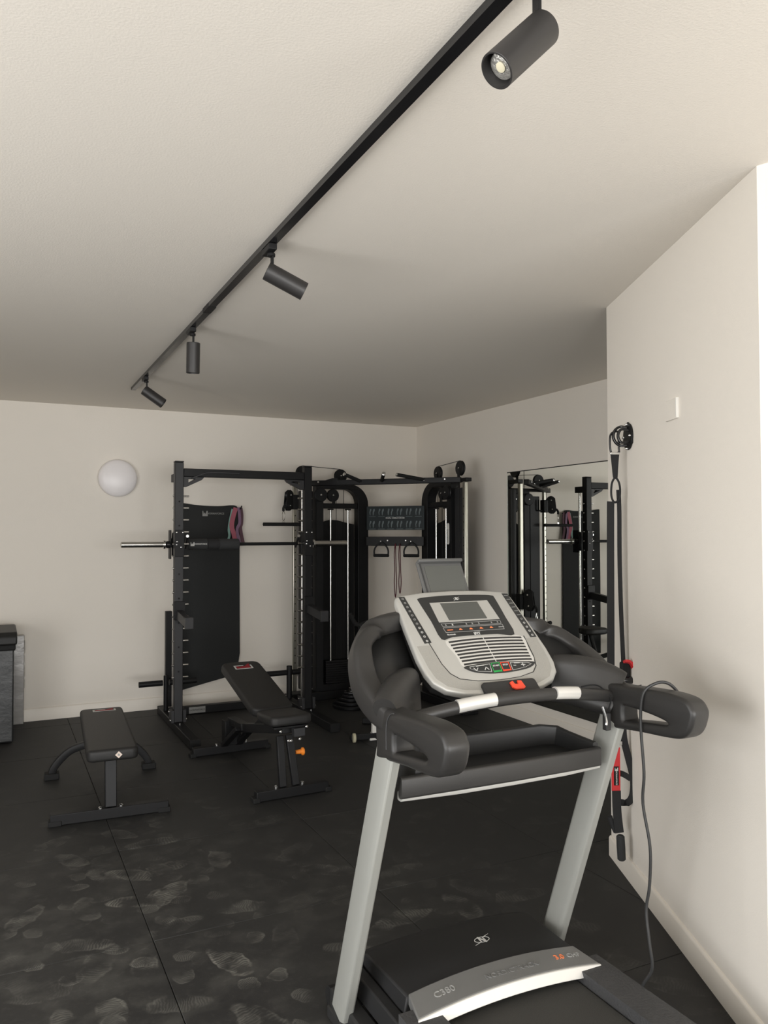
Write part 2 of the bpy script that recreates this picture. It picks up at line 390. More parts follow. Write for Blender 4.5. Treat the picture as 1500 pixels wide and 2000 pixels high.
# ------------------------------------------------------------------ track and spots
TX = .945
t = thing('light_track', 'long black ceiling track rail carrying four spotlights', 'light track', (TX, 3.4, CH))
MB().sweep([(TX, .3, CH-.011), (TX, 3.9, CH-.011)], [(-.017, -.011), (-.007, -.011), (-.007, .004), (.007, .004), (.007, -.011), (.017, -.011), (.017, .011), (-.017, .011)][::-1], X).build('rail', 'black_gloss', t)
MB().sweep([(TX+.004, 3.902, CH-.011), (TX+.004, 6.33, CH-.011)], [(-.017, -.011), (-.007, -.011), (-.007, .004), (.007, .004), (.007, -.011), (.017, -.011), (.017, .011), (-.017, .011)][::-1], X).build('rail', 'black_gloss', t)
MB().box((TX-.014, 6.33, CH-.022), (TX+.022, 6.345, CH)).build('end_cap', 'black_metal', t, .002)
MB().box((TX-.018, 3.84, CH-.0235), (TX+.022, 3.96, CH-.0005)).build('joint', 'black_metal', t, .001)
def spot(y, d, label, x=TX, hang=.05, shift=0.0):
    """adapter in the track, short stem, tubular head pointing along d"""
    t = thing('track_spotlight', label, 'spotlight', (x, y, CH-.022), 0, 'track spotlights')
    MB().box((x-.016, y-.05, CH-.047), (x+.016, y+.05, CH-.0225)).build('adapter', 'black_metal', t, .003)
    d = V(d).normalized(); c = V((x+.012, y, CH-.047-hang-.03))+d*shift
    MB().cyl((x+.008, y, CH-.047), (x+.008, y, CH-.06), .016, n=20).build('swivel', 'black_metal', t, .002)
    MB().bar((x+.012, y, CH-.055), (x+.012, y, CH-.047-hang-.03), .022, .008, Y).build('stem', 'black_metal', t, .002)
    L = .165; r = .0362
    b = MB().lathe(c-d*L*.42, d, [(.01, 0), (r-.002, 0), (r, .002), (r, L-.001), (r-.001, L), (r-.0035, L), (r-.004, L-.018), (r-.008, L-.024), (.004, L-.025)], 40).build('housing', 'spot_black', t)
    f = c-d*L*.42+d*(L-.0245)
    ln = MB().lathe(f, d, [(.005, .0), (.0275, .0), (.0265, .006), (.018, .009), (.004, .009)], 32).build('lens', 'lens', b)
    MB().lathe(f+d*.0092, d, [(.0105, 0), (.0105, .002), (.008, .003)], 24).build('led', 'led', b)
    return t
def imgdir(px, py, away):
    """direction made of photo-right, photo-up and away-from-camera amounts"""
    return rt*px + up*py + fw*away
spot(1.25, imgdir(-.62, -.70, -.33), 'nearest track spotlight, its silver lens turned towards the viewer', TX, .07, .045)
spot(2.93, imgdir(.85, -.42, .22), 'track spotlight second from the camera, tilted and pointing right', TX, .05, .045)
spot(4.30, imgdir(-.03, -1, .05), 'track spotlight hanging straight down, third from the camera', TX, .03, .06)
spot(5.78, imgdir(.80, -.58, .15), 'farthest track spotlight, tilted to the right by the track end', TX, .05, .045)

# ------------------------------------------------------------------ mirror on the right wall
t = thing('wall_mirror', 'large frameless mirror on the right wall reflecting the gym rack', 'mirror', (RX, 4.5, .176))
MB().box((RX-.006, 3.25, .176), (RX-.0005, 5.748, 2.129)).build('glass', 'mirror', t)
e = MB().box((RX-.0075, 5.7485, .176), (RX-.0005, 5.756, 2.129)).build('edge_trim', 'mirror_edge', t)  # pale strip stands for the highlight along the bevelled edge
MB().box((RX-.0075, 3.25, 2.1295), (RX-.0005, 5.756, 2.136)).build('edge_trim', 'black_metal', t)

# ------------------------------------------------------------------ smith rack
PXL, PXR, PY = 1.343, 2.465, 6.55
rack = thing('smith_rack', 'tall black smith rack with chrome pegs up both uprights, against the back wall', 'gym rack', (1.9, 6.6, 0))
peg0 = None
for sx, px in ((1, PXL), (-1, PXR)):
    u = MB().box((px-.035, PY-.035, .07), (px+.035, PY+.035, 2.185)).build('upright', 'grey_metal' if sx > 0 else 'black_metal', rack, .005)  # left post takes a greyer metal to carry its lit look
    MB().box((px-.036, PY-.036, 2.1855), (px+.036, PY+.036, 2.196)).build('cap', 'black_metal', u, .003)
    r = MB().box((px-.04, 5.92, .003), (px+.04, 7.2, .07)).build('base_rail', 'black_metal', rack, .005)
    for yy in (5.912, 7.208): MB().box((px-.041, yy-.008, .0), (px+.041, yy+.008, .072)).build('end_cap', 'black_matte', r, .003)
    f = MB().box((px-.06, PY-.05, .0705), (px-.036, PY+.05, .17)); f2 = MB().box((px+.036, PY-.05, .0705), (px+.06, PY+.05, .17))
    f.build('foot_plate', 'grey_metal', rack, .002); f2.build('foot_plate', 'grey_metal', rack, .002)
    for bx, by, bz in ((-.061, -.03, .09), (-.061, .03, .15), (.061, -.03, .09), (.061, .03, .15)):
        MB().lathe((px+bx, PY+by, bz), (math.copysign(1, bx), 0, 0), [(.009, 0), (.009, .006), (.005, .008)], 10).build('bolt', 'bolt', rack)
    for by in (-.1, .1, .5, .56): MB().lathe((px, PY+by, .07), Z, [(.009, 0), (.009, .006), (.005, .008)], 10).build('bolt', 'bolt', rack)
    # guide rod behind the upright with brackets
    MB().cyl((px, PY+.12, .10), (px, PY+.12, 2.06), .0125).build('guide_rod', 'chrome', rack)
    for zz in (.09, 2.03): MB().box((px-.03, PY+.036, zz), (px+.03, PY+.16, zz+.065)).build('rod_bracket', 'black_metal', rack, .003)
    # pegs
    for k in range(16):
        z = .428+.0988*k
        if peg0 is None:
            peg0 = MB().lathe((-.047, 0, 0), X, [(.006, 0), (.008, .002), (.008, .13), (.006, .132)], 12).build('peg', 'chrome')
            o = peg0
        else:
            o = peg0.copy(); C.objects.link(o)
        o.parent = rack; o.location = (px-1.9, PY-6.6, z); o.rotation_euler = (0, 0, 0 if sx > 0 else PI)
    for k in range(0, 16, 2):
        MB().lathe((px, PY-.0352, .48+.0988*k), -Y, [(.008, 0), (.008, .0006)], 10).build('hole', 'black_matte', u)
    # gusset below the top beam
    g = [(sx*.036, 2.068), (sx*.205, 2.068), (sx*.185, 2.045), (sx*.06, 1.985), (sx*.036, 1.985)]
    h = [(sx*.075, 2.052), (sx*.13, 2.052), (sx*.075, 2.02)]
    plate(MB(), [g, h], (px, PY, 0), X, Z, .05).build('gusset', 'grey_metal', rack, .002)
    # safety arm reaching forwards
    a = MB().box((px-.045, PY-.062, .90), (px+.045, PY-.036, 1.05)).build('safety_arm', 'black_metal', rack, .003)
    MB().bar((px, PY-.062, .945), (px, PY-.40, .905), .05, .07, X).build('arm_tube', 'grey_metal', a, .004)
    MB().box((px-.032, PY-.425, .865), (px+.032, PY-.395, .955)).build('arm_end', 'grey_metal', a, .003)
MB().box((PXL+.036, PY-.03, 2.07), (PXR-.036, PY+.03, 2.137)).build('top_beam', 'black_metal', rack, .005)
MB().sweep(smooth([(PXL+.10, PY-.034, 2.055), (PXL+.18, PY-.036, 2.09), (PXL+.26, PY-.037, 2.108), (PXL+.5, PY-.037, 2.108)], 4), rrect(.014, .012, .003, 2), Y).build('beam_strap', 'grey_metal', rack)
MB().box((PXL+.041, 7.05, .003), (PXR-.041, 7.12, .07)).build('cross_member', 'black_metal', rack, .004)
pl = MB().box((1.545, 7.044, .012), (1.69, 7.0495, .066)).build('name_plate', 'dim_print', rack, .001)
text(MB(), 'NORMAFORCE', (1.617, 7.0432, .039), X, Z, .02, .0004).build('lettering', 'black_matte', pl)
# rear posts and storage horns
MB().box((1.358, 7.13, .0705), (1.412, 7.19, .912)).build('rear_post', 'black_metal', rack, .004)
for px, x0, x1 in ((1.335, 1.107, 1.60), (2.46, 2.19, 2.56)):
    MB().cyl((px, 7.0, .0705), (px, 7.0, .372), .026 if px > 2 else .02).build('horn_post', 'black_metal', rack, .003)
    MB().cyl((x0, 7.0, .31), (px-.027, 7.0, .31), .025).build('storage_horn', 'black_metal', rack, .003)
    MB().cyl((px+.027, 7.0, .31), (x1, 7.0, .31), .025).build('storage_horn', 'black_metal', rack, .003)

# the sliding bar
BYY, BZ = PY+.12, 1.51
bar = thing('smith_barbell', 'black smith barbell with chrome loading sleeves hooked across the rack', 'barbell', (1.9, BYY, BZ))
MB().cyl((1.26, BYY, BZ), (2.58, BYY, BZ), .0145).build('shaft', 'black_metal', bar)
for sx, x0, x1, px in ((-1, .905, 1.241, PXL), (1, 2.898, 2.581, PXR)):
    MB().lathe((x0, BYY, BZ), (-sx, 0, 0), [(.019, 0), (.025, .004), (.025, .33), (.0245, .336)], 28).build('sleeve', 'chrome', bar)
    MB().lathe((x1, BYY, BZ), (sx, 0, 0), [(.026, -.02), (.037, -.018), (.037, -.002), (.026, 0)][::1], 28).build('collar', 'chrome' if sx < 0 else 'bolt', bar, .001)
    c = MB().lathe((px, BYY, BZ-.10), Z, [(.026, 0), (.03, .01), (.03, .07), (.036, .09), (.036, .13), (.03, .16), (.026, .20)], 24).build('carriage', 'black_metal', bar)
    MB().box((px+.042*sx-.004, BYY-.03, BZ-.12), (px+.042*sx+.004, BYY+.06, BZ+.12)).build('guard_plate', 'black_metal', c, .003)
    k = MB().lathe((px+sx*.045, BYY-.015, BZ), (sx, 0, 0), [(.025, 0), (.03, .004), (.03, .03), (.02, .036)], 20).build('hub', 'black_gloss', bar)
    h = MB().bar((px-sx*.075, BYY-.03, BZ-.03), (px-sx*.075, BYY-.11, BZ+.07), .012, .02, X).build('hook', 'black_metal', bar, .002)
    MB().lathe((px-sx*.075, BYY-.11, BZ+.07), (0, -1, 0), [(.012, 0), (.012, .01)], 12).build('hook_bolt', 'bolt', h)
    fp = MB().box((px-.037, PY-.0495, BZ-.10), (px+.037, PY-.0365, BZ+.12)).build('face_plate', 'black_metal', bar, .002)
    for bx, bz in ((-.024, .10), (.026, .10), (-.02, .025), (-.024, -.0), (.012, -.02)):
        MB().lathe((px+bx, PY-.0497, BZ+bz), -Y, [(.006, 0), (.006, .004), (.003, .006)], 10).build('bolt', 'bolt', fp)
pad = thing('barbell_pad', 'thick black foam pad with white logo wrapped around the barbell', 'bar pad', (1.656, BYY, BZ))
MB().lathe((1.44, BYY, BZ), X, [(.0165, 0), (.041, 0), (.047, .006), (.047, .165), (.041, .17), (.0165, .17)], 32).build('foam', 'pad_foam', pad)
MB().lathe((1.6105, BYY, BZ), X, [(.0165, 0), (.0445, 0), (.0445, .095), (.0165, .095)], 32).build('closure', 'webbing', pad)
MB().lathe((1.706, BYY, BZ), X, [(.0165, 0), (.041, 0), (.047, .006), (.047, .17), (.041, .176), (.0165, .176)], 32).build('foam', 'pad_foam', pad)
def mark(mb, o, ux, uy, s):
    """small square emblem with a W cut by a rising stroke"""
    mb.prism([(-.5*s, -.5*s), (.5*s, -.5*s), (.5*s, .5*s), (.27*s, .5*s), (.1*s, -.1*s), (-.1*s, .2*s), (-.27*s, -.1*s), (-.36*s, .5*s), (-.5*s, .5*s)], o, ux, uy, .0006); return mb
mark(MB(), (1.475, BYY-.0475, BZ+.003), X, Z, .032).build('emblem', 'white_print', pad)
text(MB(), 'NORMAFORCE', (1.54, BYY-.0476, BZ+.003), X, Z, .017, .0005, .0003).build('lettering', 'white_print', pad)

# ------------------------------------------------------------------ mat, bands on the wall
mt = thing('exercise_mat', 'long black exercise mat hanging flat against the back wall', 'exercise mat', (1.83, BY, 1.0))
W0, W1 = 1.555, 2.10
top = smooth([(1.54, 1.882, 0), (1.56, 1.885, 0), (1.64, 1.874, 0), (1.78, 1.862, 0), (1.92, 1.862, 0), (2.0, 1.870, 0), (2.055, 1.868, 0), (2.085, 1.845, 0), (2.098, 1.80, 0)], 4)
outl = [(p.x, p.y) for p in top]+[(2.099, 1.2), (2.104, .46), (2.08, .30), (2.0, .245), (1.8, .205), (1.56, .155), (1.54, .155), (1.535, 1.0)]
plate(MB(), [outl], (0, BY-.022, 0), X, Z, .012, .003).build('foam_sheet', 'mat_foam', mt)
mark(MB(), (1.765, BY-.0285, 1.79), X, Z, .05).build('emblem', 'dim_print', mt)
text(MB(), 'NORMAFORCE', (1.865, BY-.0285, 1.79), X, Z, .024, .0004, .0003).build('lettering', 'dim_print', mt)
for xx in (1.60, 2.05): MB().cyl((xx, BY-.0005, 1.825), (xx, BY-.034, 1.825), .008).build('hook', 'black_metal', mt)
hk = thing('band_hook', 'small black wall hook holding the coloured exercise bands', 'hook', (2.06, BY, 1.86))
MB().tube(smooth([(2.085, BY-.002, 1.83), (2.085, BY-.05, 1.83), (2.09, BY-.085, 1.84), (2.10, BY-.095, 1.865)], 4), .006, 8).build('peg', 'black_metal', hk)
def band(pts, wd, material, label, dep):
    pts = smooth([(x, BY-.045-dep, z) for x, z in pts], 5)
    o = MB().sweep(pts, [(-wd/2, -.0012), (wd/2, -.0012), (wd/2, .0012), (-wd/2, .0012)], X).build('exercise_band', material)
    return tag(o, label, 'exercise band', 'exercise bands hung on the wall')
band([(2.05, 1.846), (2.035, 1.80), (2.015, 1.72), (2.012, 1.66), (2.03, 1.60), (2.045, 1.53), (2.05, 1.50)], .044, 'pink', 'pink fabric exercise band hanging at the mat corner', .02)
band([(2.075, 1.85), (2.082, 1.78), (2.085, 1.70), (2.062, 1.65), (2.068, 1.58), (2.085, 1.52), (2.09, 1.50)], .028, 'purple', 'mauve exercise band hanging just right of the pink band', .028)
band([(2.10, 1.846), (2.11, 1.78), (2.108, 1.70), (2.098, 1.66), (2.105, 1.60), (2.118, 1.54), (2.13, 1.49)], .032, 'plum', 'dark plum exercise band, outermost on the right', .012)
band([(2.02, 1.835), (1.995, 1.72), (1.985, 1.64), (1.99, 1.58), (1.975, 1.53), (1.972, 1.50)], .022, 'mint', 'pale mint exercise band showing left of the pink band', .012)

# ------------------------------------------------------------------ corner cable trainer
ct = thing('cable_trainer', 'black corner cable trainer with two pulley towers and pull-up beam', 'cable machine', (3.2, 6.6, 0))
LT = lambda s, t, z: V((2.564+s, 7.15-t, z))
RT = lambda s, t, z: V((3.745-t, 5.972+s, z))
def bolt(p, ax, parent, r=.009): return MB().lathe(p, ax, [(r, 0), (r, .006), (r*.6, .009)], 12).build('bolt', 'bolt', parent)
def pulley(c, ax, r, parent, wd=.03):
    ax = V(ax).normalized()
    p = MB().lathe(V(c)-ax*wd/2, ax, [(r*.3, 0), (r*.92, 0), (r, wd*.15), (r*.97, wd*.3), (r*.86, wd*.5), (r*.97, wd*.7), (r, wd*.85), (r*.92, wd), (r*.3, wd)], 32).build('pulley', 'black_metal', parent)
    bolt(V(c)+ax*wd/2, ax, p); return p
HANG = {}
for F, nm in ((LT, 'l'), (RT, 'r')):
    es, et = F(1, 0, 0)-F(0, 0, 0), F(0, 1, 0)-F(0, 0, 0)
    col = MB().bar(F(0, 0, .10), F(0, 0, 2.06), .038, .038, es).build('guide_column', 'column_chrome', ct, .006)
    hm = MB()
    for k in range(24): hm.lathe(F(0, .0192, .3+.07*k), et, [(.006, 0), (.006, .0006)], 8)
    ho = hm.build('adjust_holes', 'black_matte', col); ho['kind'] = 'stuff'
    arc = lambda cx, cz, r, a0, a1: [(cx+r*math.cos(math.radians(a)), cz+r*math.sin(math.radians(a))) for a in range(a0, a1-1, -10)]
    outer = [(.215, .05), (.215, 2.085)]+arc(.57, 1.885, .20, 90, 0)+[(.77, .05)]
    inner = [(.29, .14), (.29, 2.035)]+arc(.52, 1.895, .14, 90, 0)+[(.66, .14)]
    fr = plate(MB(), [outer, inner], F(0, -.03, 0), es, Z, .10).build('tower_frame', 'black_metal', ct, .006)
    MB().bar(F(.2905, -.03, 1.87), F(.6595, -.03, 1.87), .05, .07, Z).build('tower_crossbar', 'black_metal', ct, .004)
    for s in (.384, .57):
        MB().lathe(F(s, -.03, 1.83), Z, [(.03, -.0), (.03, .012)], 16).build('bushing', 'black_matte', ct)
        MB().cyl(F(s, -.03, .16), F(s, -.03, 1.83), .0105, n=14).build('stack_rod', 'chrome', ct)
    # shroud with a bowed top edge
    sh = [(.291, .1405), (.291, 1.69), (.34, 1.72), (.40, 1.735), (.48, 1.73), (.56, 1.71), (.659, 1.69), (.659, .1405)]
    plate(MB(), [sh], F(0, -.085, 0), es, Z, .012).build('shroud', 'black_matte', ct, .002)
    for k in range(10):
        z = .142+.0222*k
        MB().obox(F(.477, -.03, z+.0105), es, et, Z, .31, .085, .0205).build('stack_plate', 'black_gloss', ct, .003)
    MB().obox(F(.125, -.035, 1.06), es, et, Z, .13, .06, 1.9).build('side_panel', 'grey_metal' if nm == 'r' else 'black_metal', ct, .004)
    MB().bar(F(-.04, -.02, .04), F(.80, -.02, .04), .08, .16, Z).build('base_foot', 'black_metal', ct, .005)
    MB().bar(F(-.03, -.02, 2.078), F(.56, -.02, 2.078), .034, .06, Z).build('top_rail', 'black_metal', ct, .004)
    # pulleys and cables
    ax = et
    for s, z, r in ((.08, 2.185, .068), (.477, 2.165, .066), (.395, 1.972, .062)):
        p = pulley(F(s, .0, z), ax, r, ct)
        if z > 2.1: MB().bar(F(s, .022, 2.09), F(s, .022, z), .035, .004, es).build('pulley_bracket', 'black_metal', p, .002)
        else: MB().bar(F(s, .022, 1.885), F(s, .022, z), .035, .004, es).build('pulley_bracket', 'black_metal', p, .002)
    pulley(F(.25, .045, 1.972), ax, .066, ct, .028)
    MB().cyl(F(.08, 0, 2.253), F(.477, 0, 2.231), .003, n=8).build('cable', 'black_matte', ct)
    MB().cyl(F(.44, -.02, .37), F(.44, -.02, 2.12), .003, n=8).build('cable', 'black_matte', ct)
    MB().cyl(F(.52, -.02, .37), F(.52, -.02, 2.03), .003, n=8).build('cable', 'black_matte', ct)
    MB().cyl(F(.012, .05, .25), F(.012, .05, 2.2), .003, n=8).build('cable', 'black_matte', ct)
    # sliding trolley
    zt = 1.90 if nm == 'l' else .97
    ta = V((-.88, -.47, 0)) if nm == 'l' else V((-.47, -.88, 0)); tb = ta.cross(Z); c0 = F(0, 0, 0)
    Q = lambda t, z, k=0: c0+ta*t+tb*k+Z*z
    tr_ = MB().obox(F(0, .0, zt), es, et, Z, .062, .07, .14).build('trolley', 'black_metal', ct, .005)
    MB().tube(smooth([F(.05, .02, zt-.05), F(.085, .02, zt-.05), F(.09, .02, zt-.03), F(.09, .02, zt+.07)], 4), .009, 10).build('trolley_handle', 'black_matte', tr_)
    for dz, dt in ((.065, .075), (-.035, .085)):
        MB().lathe(Q(dt, zt+dz, -.012), tb, [(.02, 0), (.047, 0), (.05, .004), (.042, .012), (.05, .02), (.047, .024), (.02, .024)], 24).build('trolley_pulley', 'black_metal', tr_)
        for sg in (-1, 1): bolt(Q(dt, zt+dz, sg*.0195), tb*sg, tr_, .008)
    for sg in (-1, 1): plate(MB(), [[(.03, -.06), (.105, -.085), (.135, -.03), (.12, .09), (.075, .118), (.04, .05)]], Q(0, zt, sg*.016), ta, Z, .005).build('swing_plate', 'black_metal', tr_, .002)
    MB().tube(smooth([Q(.135, zt-.03), Q(.155, zt-.06), Q(.155, zt-.09)], 4), .012, 10).build('cable_end', 'black_matte', tr_)
    MB().tube(smooth([Q(.155, zt-.09), Q(.155, zt-.12, .018), Q(.155, zt-.165, .012), Q(.155, zt-.18), Q(.155, zt-.165, -.012), Q(.155, zt-.12, -.018)], 4, True), .0035, 8, True).build('carabiner', 'chrome', tr_)
    HANG[nm] = Q(.155, zt-.185)
# top beam and its grips
UB = V((3.745-2.564, 5.972-7.148, 0)).normalized(); NB = V((UB.y, -UB.x, 0))   # NB points into the room
A0 = V((2.564, 7.148, 0))
def bp(u, off, z): p = A0+UB*u+NB*off; return V((p.x, p.y, z))
bm_ = MB().bar(bp(.03, .05, 2.073), bp(1.64, .05, 2.073), .05, .05, Z).build('pull_up_beam', 'black_metal', ct, .005)
for ub, ut, zt in ((.70, .60, 2.135), (.905, .975, 2.13), (1.305, 1.10, 2.12)):
    g = MB().cyl(bp(ub, .07, 2.08), bp(ut, .22, zt), .0165, n=18).build('pull_up_grip', 'black_matte', ct, .002)
    d = (bp(ut, .22, zt)-bp(ub, .07, 2.08)).normalized()
    MB().lathe(bp(ut, .22, zt), d, [(.017, 0), (.017, .008), (.012, .011)], 16).build('grip_cap', 'bolt', g)
    bolt(bp(ub, .076, 2.075), NB, bm_)
for u in (.28, 1.50): bolt(bp(u, .076, 2.08), NB, bm_)
for uc, z, r in ((.30, 2.13, .03), ): plate(MB(), [[(-.14, -.05), (.06, -.05), (.05, .005), (.0, .005), (-.10, -.02)]], bp(.42, .07, 2.11), UB, Z, .012).build('beam_gusset', 'black_metal', ct, .002)
MB().bar(bp(.575, -.43, 1.523), bp(1.165, -.43, 1.523), .09, .03, Z).build('rear_crossbar', 'black_metal', ct, .004)
for u in (.80, .985): bolt(bp(u, -.4145, 1.53), NB, ct)
pill = plate(MB(), [rrect(.034, .195, .0165, 6)], RT(.262, .0225, 1.595), RT(0, 0, 0)-RT(1, 0, 0), Z, .004).build('badge', 'white_paint', ct)
text(MB(), 'NORMAFORCE', RT(.262, .0245, 1.575), V((0, 0, 1)), V((0, 1, 0)), .018, .0004, .0003).build('lettering', 'black_matte', pill)

# exercise chart on the rear crossbar
ch = thing('exercise_chart', 'dark teal exercise chart board with rows of small figures between the towers', 'chart', bp(.87, -.43, 1.632))
plate(MB(), [rrect(.588, .232, .006, 2)], bp(.873, -.43, 1.749), UB, Z, .008).build('board', 'chart', ch)
cz = bp(.873, -.4255, 1.749)
text(MB(), 'DUAL CABLE CROSS', cz+Z*.0, UB, Z, .021, .0005, .0004).build('title', 'white_print', ch)
for row, z0 in ((0, .058), (1, -.062)):
    for k in range(6):
        c = cz+UB*(-.235+.094*k)+Z*z0; m = MB(); lean = random.uniform(-.006, .006)
        m.prism([(-.026, -.03), (-.020, -.03), (-.018+lean, .0), (-.012, .018), (-.010, .032), (-.022, .034), (-.026, .02), (-.030, .0)], c, UB, Z, .0006)
        m.prism([(.006, -.032), (.012, -.030), (.016, .0), (.026, .015), (.024, .034), (.012, .032), (.009+lean, .012), (.004, -.005)], c, UB, Z, .0006)
        m.prism([(-.034, -.042), (.034, -.042), (.034, -.046), (-.034, -.046)], c, UB, Z, .0006)
        o = m.build('figure_print', 'chart_print', ch); o['kind'] = 'stuff'
# D handles and band loops hung from the crossbar
for u, l in ((.738, 'black D-shaped cable handle hanging left below the exercise chart'), (1.043, 'black D-shaped cable handle hanging right below the exercise chart')):
    h = thing('stirrup_attachment', l, 'cable handle', bp(u, -.40, 1.52), 0, 'cable handles on the crossbar')
    MB().tube(smooth([bp(u-.07, -.40, 1.385), bp(u-.072, -.40, 1.43), bp(u-.055, -.40, 1.47), bp(u-.015, -.40, 1.505), bp(u, -.40, 1.512), bp(u+.015, -.40, 1.505), bp(u+.055, -.40, 1.47), bp(u+.072, -.40, 1.43), bp(u+.07, -.40, 1.385)], 5), .0085, 8).build('strap', 'webbing', h)
    MB().lathe(bp(u-.078, -.40, 1.385), UB, [(.012, 0), (.0155, .004), (.0165, .078), (.0155, .152), (.012, .156)], 18).build('grip', 'black_matte', h)
    MB().cyl(bp(u, -.4145, 1.520), bp(u, -.385, 1.523), .0055, n=10).build('hook', 'bolt', h)
for u0, zl, mt_, l in ((.884, .98, 'maroon', 'thin dark red resistance loop hanging left, below the chart'), (.93, 1.02, 'maroon', 'shorter thin dark red resistance loop beside the longer one')):
    pts = [bp(u0, -.40, 1.50), bp(u0-.012, -.398, 1.40), bp(u0-.006, -.397, 1.25), bp(u0-.012, -.397, 1.12), bp(u0, -.397, zl), bp(u0+.012, -.395, 1.12), bp(u0+.008, -.395, 1.25), bp(u0+.004, -.395, 1.40)]
    tag(MB().tube(smooth(pts, 5, True), .0045, 8, True).build('resistance_loop', mt_), l, 'resistance band', 'resistance loops under the chart')
# straight bar hanging from the left trolley, and one from the right
def lat_bar(c, label, tilt, L, ang):
    h = thing('pulldown_bar', label, 'pulldown bar', c, 0, 'short pulldown bars')
    d = (V((math.cos(ang), math.sin(ang), 0))*math.cos(tilt)+Z*math.sin(tilt))
    MB().ring(c-Z*.004, d.cross(Z), .010, .006, .005, 16).build('eye', 'chrome', h)
    o = c-Z*.028
    MB().lathe(o-d*L/2, d, [(.010, 0), (.0165, .004), (.0165, L-.004), (.010, L)], 20).build('bar', 'black_matte', h)
lat_bar(HANG['l'], 'short straight black bar hanging from the left pulley trolley', 0, .40, 0)
lat_bar(HANG['r'], 'short black bar hanging tilted from the low right trolley', math.radians(-14), .42, math.radians(90))

# small plates stacked on a floor peg in front of the left tower
pc = V((2.96, 6.70, 0)); n = 0; z = .004
pegt = thing('plate_peg', 'short chrome-topped floor peg holding the small weight plates', 'plate stand', pc)
MB().lathe(pc, Z, [(.10, 0), (.10, .003)], 32).build('foot', 'black_metal', pegt)
MB().lathe(pc+Z*.003, Z, [(.011, 0), (.011, .165)], 20).build('stem', 'black_metal', pegt); MB().lathe(pc+Z*.168, Z, [(.024, 0), (.026, .006), (.024, .014), (.01, .016)], 24).build('knob', 'chrome', pegt)
for r, h, l in ((.175, .032, 'largest black rubber weight plate at the bottom of the small stack'), (.15, .03, 'second black weight plate from the bottom of the small stack'), (.115, .028, 'middle black weight plate of the small stack on the floor'), (.09, .026, 'fourth black weight plate from the bottom of the small stack'), (.075, .024, 'smallest black weight plate on top of the small stack')):
    p = thing('weight_plate', l, 'weight plate', pc+Z*z, 0, 'small weight plates on the floor peg')
    MB().lathe(pc+Z*z, Z, [(.0125, 0), (r*.95, 0), (r, h*.2), (r, h*.8), (r*.95, h), (r*.82, h), (r*.78, h*.8), (r*.45, h*.8), (r*.4, h), (.0125, h)], 40).build('disc', 'black_gloss', p)
    MB().ring(pc+Z*(z+h), Z, .026, .013, .002, 20).build('hub_ring', 'bolt', p)
    z += h+.001

# ------------------------------------------------------------------ flat bench
def bench_logo(parent, o, ux, uy, wd, hg):
    f = plate(MB(), [[(-wd/2, -hg/2), (wd/2, -hg/2), (wd/2, hg/2), (wd*.42, hg/2), (wd*.42, -hg*.36), (-wd*.42, -hg*.36), (-wd*.42, hg*.36), (wd*.05, hg*.36), (wd*.05, hg/2), (-wd/2, hg/2)]], o, ux, uy, .0012).build('logo_frame', 'white_print', parent, local=True)
    plate(MB(), [[(-wd*.38, -hg*.28), (wd*.38, -hg*.28), (wd*.36, hg*.2), (wd*.42, hg*.95), (wd*.2, hg*.5), (wd*.08, hg*.15), (-wd*.05, hg*.28), (-wd*.18, hg*.1), (-wd*.3, hg*.28), (-wd*.38, hg*.28)]], o, ux, uy, .0016).build('logo_mark', 'logo_red', f, local=True)
fb = thing('flat_bench', 'flat black padded weight bench with a small tag on its front edge', 'weight bench', (.62, 5.12, 0), math.radians(-3.3))
# local: +y towards the back wall
plate(MB(), [rrect(.27, 1.12, .035, 4)], (0, 0, .388), X, Y, .066, .018).build('pad', 'vinyl', fb, local=True)
bench_logo(fb, (.015, .475, .4215), X, Y, .145, .055)
MB().box((-.028, .445, .18), (.028, .50, .354)).build('rear_post', 'black_metal', fb, .004, local=True)
MB().box((-.03, -.36, .30), (.03, .44, .354)).build('spine', 'black_metal', fb, .004, local=True)
MB().box((-.12, -.40, .3445), (.12, -.36, .3545)).build('pad_bracket', 'black_metal', fb, .002, local=True)
MB().bar((0, -.41, .065), (0, -.37, .352), .062, .055, X).build('front_post', 'black_metal', fb, .004, local=True)
ff = MB().bar((-.315, -.415, .035), (.315, -.415, .035), .06, .055, Z).build('front_foot', 'black_metal', fb, .004, local=True)
for s in (-1, 1): MB().box((s*.29-.035, -.447, 0), (s*.29+.035, -.383, .03)).build('rubber_cap', 'black_matte', ff, .005, local=True)
for s in (-1, 1):
    MB().lathe((s*.055, -.43, .065), Z, [(.012, 0), (.012, .008), (.006, .012)], 10).build('bolt', 'bolt', fb, local=True)
    pts = smooth([(s*.0, .47, .205), (s*.10, .475, .203), (s*.19, .482, .175), (s*.255, .487, .12), (s*.295, .49, .065), (s*.305, .492, .03)], 4)
    lg = MB().sweep(pts, rrect(.05, .045, .006, 2), Y).build('rear_leg', 'black_metal', fb, local=True)
    MB().box((s*.305-.045, .45, 0), (s*.305+.045, .53, .04)).build('rubber_foot', 'black_matte', lg, .005, local=True)
tg = MB().prism([(-.019, 0), (0, -.019), (.019, 0), (0, .019)], (.03, -.5605, .388), X, Z, .001).build('paper_tag', 'patch_tag', fb, local=True)
MB().prism([(-.006, -.003), (.004, -.008), (.006, .003), (-.004, .008)], (.03, -.5618, .388), X, Z, .0006).build('tag_print', 'dim_print', tg, local=True)

